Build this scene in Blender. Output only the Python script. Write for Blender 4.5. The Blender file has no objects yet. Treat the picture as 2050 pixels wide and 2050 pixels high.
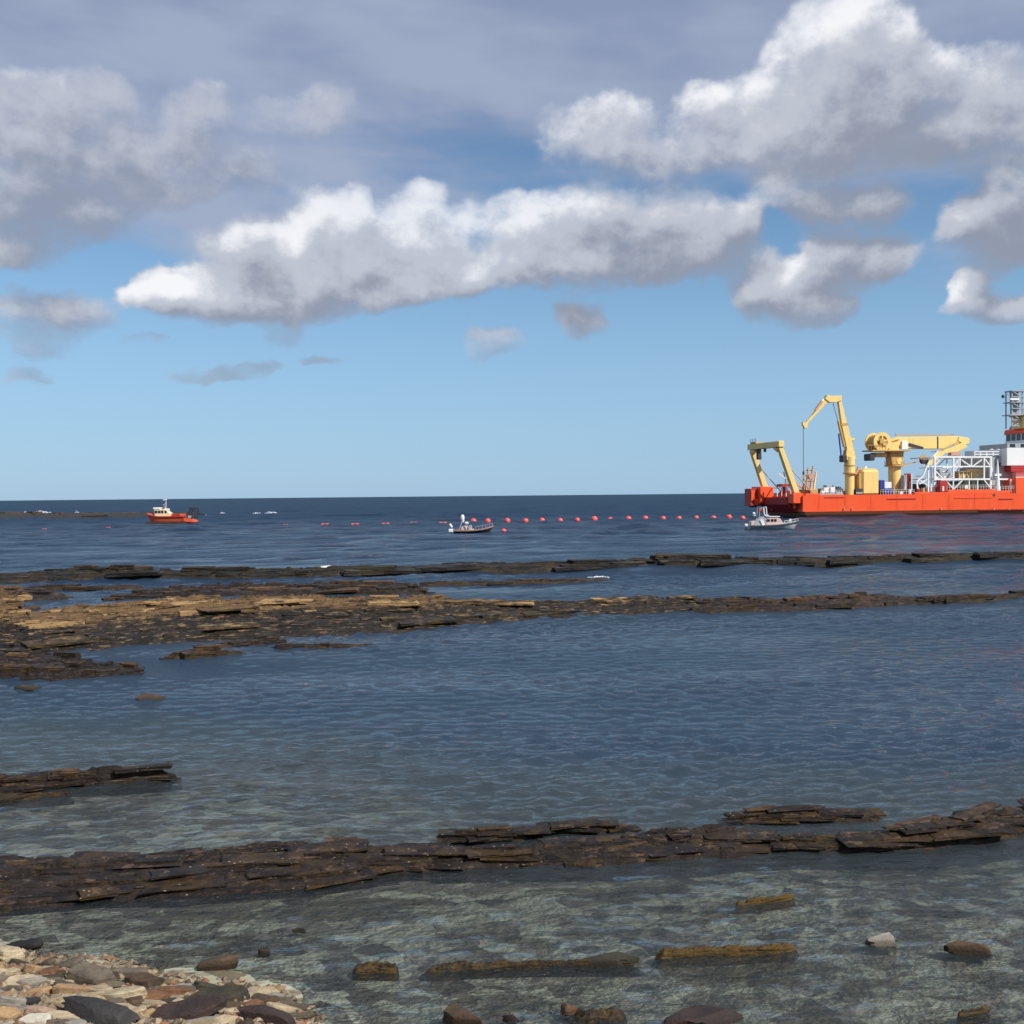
import bpy, bmesh, math, random
import numpy as np
from mathutils import Vector, Matrix, Euler

SC = bpy.context.scene
COL = SC.collection
rad = math.radians

# ------------------------------------------------------------------ camera
F_PX = 2200.0            # focal length in photograph pixels (2050 wide)
CAM_H = 6.0
PITCH = math.atan(33.0 / F_PX)
ROLL = -0.0098
CAM_ROT = Euler((rad(90) - PITCH, 0, 0)).to_matrix() @ Matrix.Rotation(ROLL, 3, 'Z')
cd = bpy.data.cameras.new('camera')
cd.sensor_width = 36.0
cd.lens = 36.0 * F_PX / 2050.0
cd.clip_start = 0.1
cd.clip_end = 90000.0
cam = bpy.data.objects.new('camera', cd)
cam.location = (0, 0, CAM_H)
cam.rotation_euler = CAM_ROT.to_euler()
COL.objects.link(cam)
SC.camera = cam


def ray(px, py):
    return (CAM_ROT @ Vector(((px - 1025) / F_PX, -(py - 1025) / F_PX, -1.0)))


def at(px, py, z=0.0):
    """photograph pixel -> point on the level plane z"""
    d = ray(px, py)
    k = (z - CAM_H) / d.z
    return Vector((d.x * k, d.y * k, z))


def ang(px, py):
    d = ray(px, py).normalized()
    return math.atan2(d.x, d.y), math.asin(d.z)


# ------------------------------------------------------------------ light
SUN_AZ = rad(128)        # clockwise from the view direction (+Y): behind the camera, to the right
SUN_EL = rad(43)
sd = bpy.data.lights.new('sun', 'SUN')
sd.energy = 5.0
sd.angle = rad(0.53)
sd.color = (1.0, 0.95, 0.87)
sun = bpy.data.objects.new('sun', sd)
to_sun = Vector((math.sin(SUN_AZ) * math.cos(SUN_EL), math.cos(SUN_AZ) * math.cos(SUN_EL), math.sin(SUN_EL)))
sun.rotation_euler = (-to_sun).to_track_quat('-Z', 'Y').to_euler()
sun.location = to_sun * 200
COL.objects.link(sun)
SC.view_settings.view_transform = 'Standard'
SC.view_settings.look = 'None'
SC.view_settings.exposure = 0.0
SC.view_settings.gamma = 1.0
SC.view_settings.use_curve_mapping = False
SC.cycles.use_adaptive_sampling = True
SC.cycles.adaptive_threshold = 0.018
SC.cycles.max_bounces = 6
SC.cycles.transparent_max_bounces = 8
SC.cycles.caustics_reflective = False
SC.cycles.caustics_refractive = False
SC.cycles.sample_clamp_indirect = 3.0
SC.cycles.sample_clamp_direct = 3.0


# ------------------------------------------------------------------ node expressions
class X:
    """a node socket with arithmetic"""
    nt = None

    def __init__(s, sock):
        s.s = sock

    @staticmethod
    def m(op, *a, clamp=False):
        n = X.nt.nodes.new('ShaderNodeMath')
        n.operation = op
        n.use_clamp = clamp
        for i, v in enumerate(a):
            if isinstance(v, X):
                X.nt.links.new(v.s, n.inputs[i])
            else:
                n.inputs[i].default_value = float(v)
        return X(n.outputs[0])

    def __add__(s, o): return X.m('ADD', s, o)
    def __radd__(s, o): return X.m('ADD', o, s)
    def __sub__(s, o): return X.m('SUBTRACT', s, o)
    def __rsub__(s, o): return X.m('SUBTRACT', o, s)
    def __mul__(s, o): return X.m('MULTIPLY', s, o)
    def __rmul__(s, o): return X.m('MULTIPLY', o, s)
    def __truediv__(s, o): return X.m('DIVIDE', s, o)


def ss(v, a, b):
    n = X.nt.nodes.new('ShaderNodeMapRange')
    n.interpolation_type = 'SMOOTHSTEP'
    X.nt.links.new(v.s, n.inputs[0])
    n.inputs[1].default_value = a
    n.inputs[2].default_value = b
    return X(n.outputs[0])


def lin(v, a, b, c=0.0, d=1.0):
    n = X.nt.nodes.new('ShaderNodeMapRange')
    X.nt.links.new(v.s, n.inputs[0])
    for i, q in enumerate((a, b, c, d)):
        n.inputs[i + 1].default_value = q
    return X(n.outputs[0])


def vec(x, y, z):
    n = X.nt.nodes.new('ShaderNodeCombineXYZ')
    for i, v in enumerate((x, y, z)):
        if isinstance(v, X):
            X.nt.links.new(v.s, n.inputs[i])
        else:
            n.inputs[i].default_value = v
    return X(n.outputs[0])


def sep(v):
    n = X.nt.nodes.new('ShaderNodeSeparateXYZ')
    X.nt.links.new(v.s, n.inputs[0])
    return X(n.outputs[0]), X(n.outputs[1]), X(n.outputs[2])


def noise(v, scale, detail=4, rough=0.55, dist=0.0, out='Fac', dim='3D'):
    n = X.nt.nodes.new('ShaderNodeTexNoise')
    n.noise_dimensions = dim
    if v is not None:
        X.nt.links.new(v.s, n.inputs['Vector'])
    n.inputs['Scale'].default_value = scale
    n.inputs['Detail'].default_value = detail
    n.inputs['Roughness'].default_value = rough
    n.inputs['Distortion'].default_value = dist
    return X(n.outputs[out])


def voronoi(v, scale, out='Distance', feature='F1'):
    n = X.nt.nodes.new('ShaderNodeTexVoronoi')
    n.feature = feature
    X.nt.links.new(v.s, n.inputs['Vector'])
    n.inputs['Scale'].default_value = scale
    return X(n.outputs[out])


def mixc(f, a, b, mode='MIX'):
    n = X.nt.nodes.new('ShaderNodeMix')
    n.data_type = 'RGBA'
    n.blend_type = mode
    for i, v in ((0, f), (6, a), (7, b)):
        if isinstance(v, X):
            X.nt.links.new(v.s, n.inputs[i])
        elif i == 0:
            n.inputs[0].default_value = v
        else:
            n.inputs[i].default_value = (v[0], v[1], v[2], 1)
    return X(n.outputs[2])


# ------------------------------------------------------------------ sky: clear air, high veil, cumulus
def build_world():
    w = bpy.data.worlds.new('World')
    SC.world = w
    w.use_nodes = True
    w.cycles.sampling_method = 'MANUAL'
    w.cycles.sample_map_resolution = 256
    nt = w.node_tree
    nt.nodes.clear()
    X.nt = nt
    out = nt.nodes.new('ShaderNodeOutputWorld')
    bg = nt.nodes.new('ShaderNodeBackground')
    nt.links.new(bg.outputs[0], out.inputs[0])
    sky = nt.nodes.new('ShaderNodeTexSky')
    sky.sky_type = 'NISHITA'
    sky.sun_disc = False
    sky.sun_elevation = SUN_EL
    sky.sun_rotation = SUN_AZ
    sky.altitude = 0
    sky.air_density = 1.0
    sky.dust_density = 0.25
    sky.ozone_density = 2.2
    bg.inputs[1].default_value = 0.1
    tc = nt.nodes.new('ShaderNodeTexCoord')
    D = X(tc.outputs['Generated'])
    dx, dy, dz = sep(D)
    az = X.m('ARCTAN2', dx, dy)
    el = X.m('ARCSINE', X.m('MINIMUM', dz, 1.0))
    # the cloud field seen in front goes on, mirrored, right round the sky
    az = X.m('PINGPONG', az + 0.5236, 1.0472) - 0.5236

    # the air: a little deeper blue than the model gives, greyer-blue near the horizon
    air = mixc(1.0, X(sky.outputs[0]), AIR_TINT, 'MULTIPLY')
    low = 1.0 - ss(el, -0.02, 0.30)
    air = mixc(low * 0.75, air, LOW_AIR)

    # cloud masses: a smooth map over azimuth and elevation, written as a sum of products of two curves
    gu = np.linspace(-0.5236, 0.5236, 181)
    gv = np.linspace(-0.04, 0.56, 131)
    GU, GV = np.meshgrid(gu, gv, indexing='ij')

    def field(U_, V_, both=False):
        m = np.full_like(U_, -0.6)
        top, den = 0.0, 1e-6
        for cl_ in CLOUDS:
            cx, cy, rx, ry, base, wgt = cl_[:6]
            bright = cl_[6] if len(cl_) > 6 else (0.52 if (cx < 660 and cy < 480 and cy < 500 - 0.35 * cx + 60 and wgt < 1.0) or cx < 230 else (0.46 if cy > 585 and wgt < 0.9 else (0.80 if cy < 300 else 0.86 if cx > 930 else 1.0)))
            U, V = ang(cx * 1.061, cy * 1.061)
            U2, _ = ang((cx + rx) * 1.061, cy * 1.061)
            _, V2 = ang(cx * 1.061, (cy - ry) * 1.061)
            a = (U_ - U) / abs(U2 - U)
            b = (V_ - V) / abs(V2 - V)
            b = np.maximum(b, -b / base)
            d = np.sqrt(a * a + b * b)
            f = np.where(d < 0.9, np.sqrt(np.maximum(1 - (d * 0.95) ** 2, 0)) * 0.75 - 0.09, (1 - d) * 1.45 + 0.145) * wgt
            f = np.maximum(f, -0.6)
            m = np.log(np.exp(m * 16) + np.exp(f * 16)) / 16
            wt = np.exp(8 * f)
            top, den = top + wt * bright, den + wt
        return (m, top / den) if both else m

    MC, MB_ = field(GU, GV, True)                       # how much cloud, and how bright it is
    sh = sum(np.clip(field(GU - 0.35 * k, GV + k) + 0.05, 0, 1) for k in (0.022, 0.045, 0.07, 0.10, 0.13)) / 5
    ML = 0.86 + 0.85 * (MC - field(GU - 0.009, GV + 0.019)) - 1.15 * sh   # and how much of the sun it gets
    ML = np.clip(ML, 0.0, 1.15) * MB_
    for _ in range(3):                                  # let it run soft, as light does inside cloud
        q = np.pad(ML, 1, mode='edge')
        ML = (q[:-2, 1:-1] + q[2:, 1:-1] + q[1:-1, :-2] + q[1:-1, 2:] + 2 * ML) / 6
    R = 15

    def vcurve(cols, xin):
        n = nt.nodes.new('ShaderNodeVectorCurve')
        mp = n.mapping
        mp.use_clip = True
        for k in range(3):
            c = mp.curves[k]
            ys = cols[k]
            xs = np.linspace(-1, 1, len(ys))
            pts = c.points
            for q in range(1, len(ys) - 1):
                pts.new(float(xs[q]), float(ys[q]))
            for q in range(len(ys)):
                pts[q].location = (float(xs[q]), float(ys[q]))
                pts[q].handle_type = 'AUTO'
        mp.update()
        nt.links.new(xin.s, n.inputs['Vector'])
        return X(n.outputs[0])

    def masses(MM, uu, vv):
        UU, S, VT = np.linalg.svd(MM, full_matrices=False)
        un = lin(uu, -0.5236, 0.5236, -1, 1)
        vn = lin(vv, -0.04, 0.56, -1, 1)
        u3, v3 = vec(un, un, un), vec(vn, vn, vn)
        acc = None
        for k in range(0, R, 3):
            cu, cv, sc = [], [], []
            for q in range(k, k + 3):
                a, b = UU[:, q], VT[q]
                ma, mb = abs(a).max(), abs(b).max()
                g = S[q] * ma * mb
                cu.append(a / ma * 0.98)
                cv.append(b / mb * 0.98)
                sc.append(g / 0.98 ** 2)
            cu_, cv_ = vcurve(cu, u3), vcurve(cv, v3)
            m = nt.nodes.new('ShaderNodeVectorMath')
            m.operation = 'MULTIPLY'
            nt.links.new(cu_.s, m.inputs[0])
            m.inputs[1].default_value = sc
            d = nt.nodes.new('ShaderNodeVectorMath')
            d.operation = 'DOT_PRODUCT'
            nt.links.new(m.outputs[0], d.inputs[0])
            nt.links.new(cv_.s, d.inputs[1])
            o = X(d.outputs['Value'])
            acc = o if acc is None else acc + o
        return acc

    # noise warp of the sky coordinates
    q0 = vec(az, el * 1.25, 0.0)
    w1, w2, _ = sep(noise(q0, 9.0, 4, 0.62, out='Color', dim='2D'))
    u = az + (w1 - 0.5) * 0.050
    v = el + (w2 - 0.5) * 0.040

    def puffs(ou, ov, octaves):
        return (noise(vec(az + ou, (el + ov) * 1.25, 0.0), 24.0, octaves, 0.60, dim='2D') - 0.5) * PUFF

    n0 = puffs(0.0, 0.0, 5)
    n1 = puffs(-0.007, 0.016, 4)
    d0 = masses(MC, u, v) + n0 - CUT
    l0 = masses(ML, u, v)
    # the higher and the lowest clouds are soft and dull, the heads of the middle bank crisp and bright
    hi = ss(el + (w1 - 0.5) * 0.1, 0.185, 0.26)
    left = 1.0 - ss(az, -0.10, 0.16)
    wisp = 1.0 - ss(el + (w2 - 0.5) * 0.05, 0.130, 0.165)
    soft = X.m('MAXIMUM', X.m('MAXIMUM', hi, wisp), ss(az, -0.07, 0.10) * 0.45)
    cover = ss(d0 / (0.15 + X.m('MAXIMUM', soft, X.m('SUBTRACT', 0.95, l0, clamp=True)) * 0.55), 0.0, 1.0) * (1.0 - wisp * 0.45) * (1.0 - hi * left * 0.15)
    # light from above: little cloud towards the sun means a bright face
    lit = l0 + (n0 - n1) * 0.75
    lit = X.m('MULTIPLY', lit, 1.0 - soft * 0.08, clamp=True)
    n = nt.nodes.new('ShaderNodeValToRGB')
    n.color_ramp.interpolation = 'EASE'
    e = n.color_ramp.elements
    e[0].position, e[0].color = 0.10, (*CLOUD_DARK, 1)
    e[1].position, e[1].color = 0.95, (*CLOUD_LIGHT, 1)
    em = e.new(0.52)
    em.color = (*CLOUD_MID, 1)
    nt.links.new(lit.s, n.inputs[0])
    cl = X(n.outputs[0])
    thin = 1.0 - ss(d0, 0.0, 0.30)
    cl = mixc(thin * (0.25 + soft * 0.5), cl, CLOUD_EDGE)

    # the high veil
    vq = vec(az * 1.0 + el * 0.6, el * 4.2, 1.7)
    vn = noise(vq, 2.6, 5, 0.55, dim='2D')
    vf = noise(vec(az + el * 0.4, el * 2.6, 5.1), 6.0, 4, 0.5, dim='2D')
    veil = ss(el - ss(az, -0.30, 0.0) * 0.03 + (vn - 0.5) * 0.30 + (vf - 0.5) * 0.10, 0.175, 0.300)
    vcol = mixc(ss(vf * 0.6 + vn * 0.4, 0.34, 0.62), VEIL_DARK, VEIL_LIGHT)

    # values of the cloud colours are what the eye sees: undo the background strength
    def up(c):
        return mixc(1.0, c, (10, 10, 10), 'MULTIPLY')
    c = mixc(veil * 0.90, air, up(vcol))
    c = mixc(cover * 0.97, c, up(cl))
    nt.links.new(c.s, bg.inputs[0])


PUFF, CUT = 0.72, 0.0
AIR_TINT = (0.80, 0.98, 1.08)
LOW_AIR = (3.05, 5.1, 7.9)
CLOUD_DARK = (0.285, 0.32, 0.405)
CLOUD_MID = (0.53, 0.56, 0.64)
CLOUD_LIGHT = (0.93, 0.94, 0.97)
CLOUD_EDGE = (0.40, 0.45, 0.58)
VEIL_DARK = (0.27, 0.33, 0.49)
VEIL_LIGHT = (0.37, 0.43, 0.575)
# centre x, y, radius x, y (1932-pixel copy of the photograph), flatness of the base, weight
CLOUDS = [
    (300, 560, 75, 55, .8, 1), (390, 560, 110, 62, .8, 1), (500, 585, 150, 48, .8, 1), (470, 460, 66, 50, 1, 1), (530, 515, 120, 85, .9, 1),
    (600, 425, 72, 64, 1, 1), (660, 405, 58, 55, 1, 1), (640, 485, 130, 95, .9, 1), (745, 470, 110, 80, .9, 1), (812, 405, 72, 62, 1, 1),
    (800, 475, 110, 85, .9, 1), (870, 500, 110, 75, .8, 1), (905, 415, 50, 45, 1, .9), (700, 540, 160, 60, .8, 1),
    (990, 425, 100, 85, .9, 1), (1000, 490, 110, 75, .8, 1), (1110, 420, 130, 95, .9, 1), (1100, 490, 150, 70, .8, 1), (1250, 430, 140, 90, .9, 1),
    (1250, 490, 140, 65, .8, 1), (1360, 450, 80, 72, .9, 1), (1385, 425, 50, 40, 1, .9),
    (1500, 366, 104, 50, .8, 1, .98), (1590, 390, 112, 46, .8, 1, .8), (1655, 395, 60, 44, .8, .95, .7),
    (1455, 535, 78, 68, .9, 1.05, 1.02), (1560, 505, 112, 80, .9, 1.05, 1.1), (1640, 488, 84, 58, .9, 1.05, 1.02), (1500, 570, 110, 60, .8, 1), (1560, 590, 72, 46, .8, 1),
    (1840, 410, 95, 68, .9, 1.05), (1915, 385, 105, 80, .9, 1.05, 1.0), (1985, 420, 100, 90, .9, 1), (1900, 465, 100, 60, .8, .9, .6), (1840, 542, 62, 56, .9, 1), (1910, 575, 95, 38, .8, .9),
    (1860, 180, 150, 105, .9, .95, .62), (1910, 285, 150, 50, .9, .9, .5), (1300, 290, 210, 50, .9, .9, .5), (1650, 300, 230, 46, .9, .95, .48), (1130, 252, 135, 72, .9, .95, .62),
    (200, 350, 190, 90, .9, .9, .5), (450, 330, 130, 60, .9, .7, .45),
    (1600, 60, 125, 105, 1, 1.05, 1.0), (1690, 75, 66, 75, 1, 1, .95), (1560, 150, 155, 105, 1, 1.05), (1700, 170, 135, 95, .9, 1), (1450, 185, 95, 66, .9, 1), (1340, 205, 95, 64, .9, 1),
    (1785, 115, 55, 45, 1, .8), (1500, 262, 250, 78, .9, 1.05), (1700, 262, 200, 78, .9, 1), (1880, 252, 130, 62, .9, .9), (1120, 238, 115, 54, .9, .85), (1200, 272, 150, 54, .9, .85),
    (80, 205, 135, 85, .9, .95), (190, 185, 75, 64, .9, .9), (40, 290, 150, 95, .9, 1), (220, 262, 115, 66, .9, .9), (370, 228, 90, 78, .9, .88), (330, 300, 150, 70, .9, .9),
    (100, 395, 180, 74, .9, .95), (40, 465, 110, 60, .9, .9), (620, 188, 80, 54, .9, .75), (560, 225, 100, 54, .9, .6),
    (1080, 595, 60, 46, .9, .85), (925, 650, 58, 36, .9, .8), (410, 714, 105, 14, .9, 1.1, .12), (490, 699, 80, 13, .9, 1.1, .12), (620, 686, 55, 9, .9, 1.0, .15),
    (110, 590, 125, 46, .9, .72, .40), (55, 640, 90, 55, .9, .72, .38), (62, 708, 48, 34, .9, .72, .36), (265, 645, 48, 16, .9, .6), (530, 640, 42, 34, .9, .5), (430, 480, 80, 60, .9, .55),
]
build_world()


# ------------------------------------------------------------------ helpers: noise, meshes, materials, tags
_rs = np.random.RandomState(7)
_perm = np.concatenate([_rs.permutation(256)] * 3)
_grad = np.stack([np.cos(np.linspace(0, 2 * np.pi, 256, endpoint=False)), np.sin(np.linspace(0, 2 * np.pi, 256, endpoint=False))], 1)


def perlin(x, y):
    xi, yi = np.floor(x).astype(int), np.floor(y).astype(int)
    xf, yf = x - xi, y - yi
    sx, sy = xf * xf * xf * (xf * (xf * 6 - 15) + 10), yf * yf * yf * (yf * (yf * 6 - 15) + 10)

    def g(ix, iy, fx, fy):
        h = _perm[_perm[ix & 255] + (iy & 255)]
        gr = _grad[h]
        return gr[..., 0] * fx + gr[..., 1] * fy
    a = g(xi, yi, xf, yf)
    b = g(xi + 1, yi, xf - 1, yf)
    c = g(xi, yi + 1, xf, yf - 1)
    d = g(xi + 1, yi + 1, xf - 1, yf - 1)
    return (a + (b - a) * sx) * (1 - sy) + (c + (d - c) * sx) * sy


def fbm(x, y, octaves=4, gain=0.5):
    x, y = np.asarray(x, float), np.asarray(y, float)
    s, amp = 0, 1
    for k in range(octaves):
        s = s + amp * perlin(x * 2 ** k + 17.3 * k, y * 2 ** k - 9.1 * k)
        amp *= gain
    return s


def sstep(a, b, x):
    t = np.clip((x - a) / (b - a), 0, 1)
    return t * t * (3 - 2 * t)


class MB:
    """collects simple solids into one mesh"""

    def __init__(s):
        s.v, s.f = [], []

    def add(s, vs, fs):
        o = len(s.v)
        s.v += [tuple(p) for p in vs]
        s.f += [tuple(i + o for i in f) for f in fs]
        return s

    def box(s, x0, x1, y0, y1, z0, z1):
        vs = [(x, y, z) for x in (x0, x1) for y in (y0, y1) for z in (z0, z1)]
        return s.add(vs, [(0, 1, 3, 2), (4, 6, 7, 5), (0, 4, 5, 1), (2, 3, 7, 6), (0, 2, 6, 4), (1, 5, 7, 3)])

    def bar(s, p, q, w, h=None, w2=None, h2=None):
        """square section bar from p to q: w across (level), h the other way, tapering to w2, h2"""
        h = h or w
        w2 = w2 or w
        h2 = h2 or h
        p, q = Vector(p), Vector(q)
        d = (q - p).normalized()
        side = d.cross(Vector((0, 0, 1)))
        if side.length < 1e-3:
            side = Vector((0, 1, 0))
        side.normalize()
        up = side.cross(d)
        vs = []
        for c, a, b in ((p, w, h), (q, w2, h2)):
            for i, j in ((-1, -1), (1, -1), (1, 1), (-1, 1)):
                vs.append(c + side * (i * a / 2) + up * (j * b / 2))
        return s.add(vs, [(3, 2, 1, 0), (4, 5, 6, 7), (0, 1, 5, 4), (1, 2, 6, 5), (2, 3, 7, 6), (3, 0, 4, 7)])

    def tube(s, p, q, r, r2=None, n=12):
        r2 = r if r2 is None else r2
        p, q = Vector(p), Vector(q)
        d = (q - p).normalized()
        a = d.orthogonal().normalized()
        b = d.cross(a)
        vs = []
        for c, rr in ((p, r), (q, r2)):
            for k in range(n):
                t = 2 * math.pi * k / n
                vs.append(c + a * (rr * math.cos(t)) + b * (rr * math.sin(t)))
        fs = [(k, (k + 1) % n, n + (k + 1) % n, n + k) for k in range(n)]
        fs += [tuple(range(n - 1, -1, -1)), tuple(range(n, 2 * n))]
        return s.add(vs, fs)

    def prism(s, poly, y0, y1):
        """polygon in x, z extruded along y"""
        n = len(poly)
        vs = [(x, y0, z) for x, z in poly] + [(x, y1, z) for x, z in poly]
        fs = [tuple(range(n)), tuple(range(2 * n - 1, n - 1, -1))]
        fs += [(k, n + k, n + (k + 1) % n, (k + 1) % n) for k in range(n)]
        return s.add(vs, fs)

    def lathe(s, prof, n=16, c=(0, 0, 0)):
        """profile of (radius, z) turned about the upright axis"""
        vs, fs = [], []
        for r, z in prof:
            for k in range(n):
                t = 2 * math.pi * k / n
                vs.append((c[0] + r * math.cos(t), c[1] + r * math.sin(t), c[2] + z))
        for i in range(len(prof) - 1):
            for k in range(n):
                a, b = i * n + k, i * n + (k + 1) % n
                fs.append((a, b, b + n, a + n))
        fs.append(tuple(range(n - 1, -1, -1)))
        fs.append(tuple(range((len(prof) - 1) * n, len(prof) * n)))
        return s.add(vs, fs)

    def mesh(s, name, smooth=False, bevel=0.0):
        me = bpy.data.meshes.new(name)
        me.from_pydata(s.v, [], s.f)
        bm = bmesh.new()
        bm.from_mesh(me)
        bmesh.ops.recalc_face_normals(bm, faces=bm.faces)
        if bevel:
            bmesh.ops.bevel(bm, geom=[e for e in bm.edges if len(e.link_faces) == 2 and e.calc_face_angle(0) > 0.6], offset=bevel, segments=1, affect='EDGES', clamp_overlap=True)
        bm.to_mesh(me)
        bm.free()
        if smooth:
            me.shade_smooth()
            me.set_sharp_from_angle(angle=rad(40))
        return me

    def build(s, name, m, parent=None, smooth=False, bevel=0.0):
        return link(name, s.mesh(name, smooth, bevel), m, parent)


def link(name, me, m, parent=None):
    o = bpy.data.objects.new(name, me)
    COL.objects.link(o)
    if m is not None and not me.materials:
        me.materials.append(m)
    if parent is not None:
        o.parent = parent
    return o


def empty(name, loc=(0, 0, 0), rz=0.0):
    o = bpy.data.objects.new(name, None)
    o.location = loc
    o.rotation_euler = (0, 0, rz)
    o.empty_display_size = 0.3
    COL.objects.link(o)
    return o


def tag(o, label=None, cat=None, group=None, kind=None):
    for k, v in (('label', label), ('category', cat), ('group', group), ('kind', kind)):
        if v:
            o[k] = v
    return o


def grid_mesh(name, P, m, smooth=False, attrs=None):
    """P: array (rows, columns, 3)"""
    R, C = P.shape[:2]
    idx = np.arange(R * C).reshape(R, C)
    f = np.stack([idx[:-1, :-1], idx[:-1, 1:], idx[1:, 1:], idx[1:, :-1]], -1).reshape(-1, 4)
    me = bpy.data.meshes.new(name)
    me.vertices.add(R * C)
    me.vertices.foreach_set('co', P.reshape(-1).astype(np.float32))
    me.loops.add(f.size)
    me.polygons.add(len(f))
    me.loops.foreach_set('vertex_index', f.reshape(-1).astype(np.int32))
    me.polygons.foreach_set('loop_start', np.arange(0, f.size, 4, dtype=np.int32))
    me.update(calc_edges=True)
    for k, a in (attrs or {}).items():
        at_ = me.attributes.new(k, 'FLOAT', 'POINT')
        at_.data.foreach_set('value', a.reshape(-1).astype(np.float32))
    if smooth:
        me.shade_smooth()
    me.materials.append(m)
    return me


def new_mat(name):
    m = bpy.data.materials.new(name)
    m.use_nodes = True
    nt = m.node_tree
    nt.nodes.clear()
    X.nt = nt
    out = nt.nodes.new('ShaderNodeOutputMaterial')
    return m, nt, out


def principled(nt, out, col, rough=0.5, metal=0.0, normal=None, spec=0.5):
    b = nt.nodes.new('ShaderNodeBsdfPrincipled')
    if isinstance(col, X):
        nt.links.new(col.s, b.inputs['Base Color'])
    else:
        b.inputs['Base Color'].default_value = (*col, 1)
    if isinstance(rough, X):
        nt.links.new(rough.s, b.inputs['Roughness'])
    else:
        b.inputs['Roughness'].default_value = rough
    b.inputs['Metallic'].default_value = metal
    b.inputs['Specular IOR Level'].default_value = spec
    if normal is not None:
        nt.links.new(normal.s, b.inputs['Normal'])
    nt.links.new(b.outputs[0], out.inputs[0])
    return b


def bump(h, strength, dist):
    n = X.nt.nodes.new('ShaderNodeBump')
    n.inputs['Strength'].default_value = strength
    n.inputs['Distance'].default_value = dist
    X.nt.links.new(h.s, n.inputs['Height'])
    return X(n.outputs[0])


def position():
    return X(X.nt.nodes.new('ShaderNodeNewGeometry').outputs['Position'])


def scaled(v, sx, sy, sz):
    n = X.nt.nodes.new('ShaderNodeVectorMath')
    n.operation = 'MULTIPLY'
    X.nt.links.new(v.s, n.inputs[0])
    n.inputs[1].default_value = (sx, sy, sz)
    return X(n.outputs[0])


def rand_obj():
    return X(X.nt.nodes.new('ShaderNodeObjectInfo').outputs['Random'])


def paint(name, c, rough=0.45, wear=0.25, dirt=(0.12, 0.08, 0.05), scale=1.0):
    """painted steel with rain streaks and grime"""
    m, nt, out = new_mat(name)
    p = position()
    n1 = noise(scaled(p, 0.9 * scale, 0.9 * scale, 0.16 * scale), 1.0, 5, 0.65)
    n2 = noise(p, 0.35 * scale, 3, 0.5)
    col = mixc(ss(n1, 0.50, 0.78) * wear, c, dirt)
    col = mixc(ss(n2, 0.35, 0.7) * 0.16, col, tuple(min(1, q * 1.25 + 0.02) for q in c))
    principled(nt, out, col, rough)
    return m


def rock_mat(name, dry, dry2, wet, weed, dry_from, dry_to, weed_amt=0.5, gscale=1.0, specks=0.25):
    """bedded flagstone: dry stone above the tide, dark wet stone and wrack lower down"""
    m, nt, out = new_mat(name)
    p = position()
    x, y, z = sep(p)
    rnd = rand_obj()
    pr = vec(x + rnd * 13.0, y + rnd * 7.0, z)
    bed = noise(scaled(pr, 0.7, 0.7, 9.0), 1.1 * gscale, 5, 0.6)
    blot = noise(pr, 1.3 * gscale, 5, 0.62)
    fine = noise(pr, 11.0 * gscale, 4, 0.65)
    strike = noise(scaled(pr, 0.45, 2.2, 4.0), 1.5 * gscale, 5, 0.65)
    c_dry = mixc(ss(bed * 0.35 + blot * 0.25 + strike * 0.4 + (rnd - 0.5) * 0.30, 0.40, 0.58), dry2, dry)
    c_dry = mixc(ss(strike, 0.57, 0.66) * 0.8, c_dry, tuple(q * 2.0 for q in wet))
    c_wet = mixc(ss(blot * 0.5 + bed * 0.5, 0.40, 0.62), wet, tuple(q * 2.6 for q in wet))
    c_wet = mixc(ss(noise(pr, 2.1 * gscale, 4, 0.6) + (rnd - 0.5) * 0.3, 0.62 - weed_amt * 0.3, 0.76 - weed_amt * 0.3), c_wet, weed)
    t = ss(z + (blot - 0.5) * 0.75 + (bed - 0.5) * 0.55 + (rnd - 0.5) * 0.22, dry_from, dry_to)
    c = mixc(t, c_wet, c_dry)
    c = mixc(ss(bed, 0.535, 0.61) * 0.88, c, tuple(q * 0.6 for q in wet))
    c = mixc(ss(noise(scaled(pr, 0.5, 0.5, 5.0), 3.1 * gscale, 4, 0.7), 0.56, 0.66) * 0.38, c, tuple(min(q * 1.5 + 0.02, 0.6) for q in dry))
    sp = ss(voronoi(scaled(pr, 1, 1, 2.5), 5.0 * gscale), 0.16, 0.10) * ss(noise(pr, 0.9 * gscale, 2), 0.50, 0.62)
    c = mixc(sp * specks, c, (0.55, 0.49, 0.42))
    c = mixc(0.35, c, mixc(1.0, c, mixc(fine, (0.45, 0.45, 0.45), (1.5, 1.5, 1.5)), 'MULTIPLY'))
    h = bed * 0.8 + blot * 0.5 + fine * 0.35
    rough = 0.55 + t * 0.35
    principled(nt, out, c, rough, normal=bump(h, 1.0, 0.14 / gscale), spec=0.22)
    return m


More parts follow.
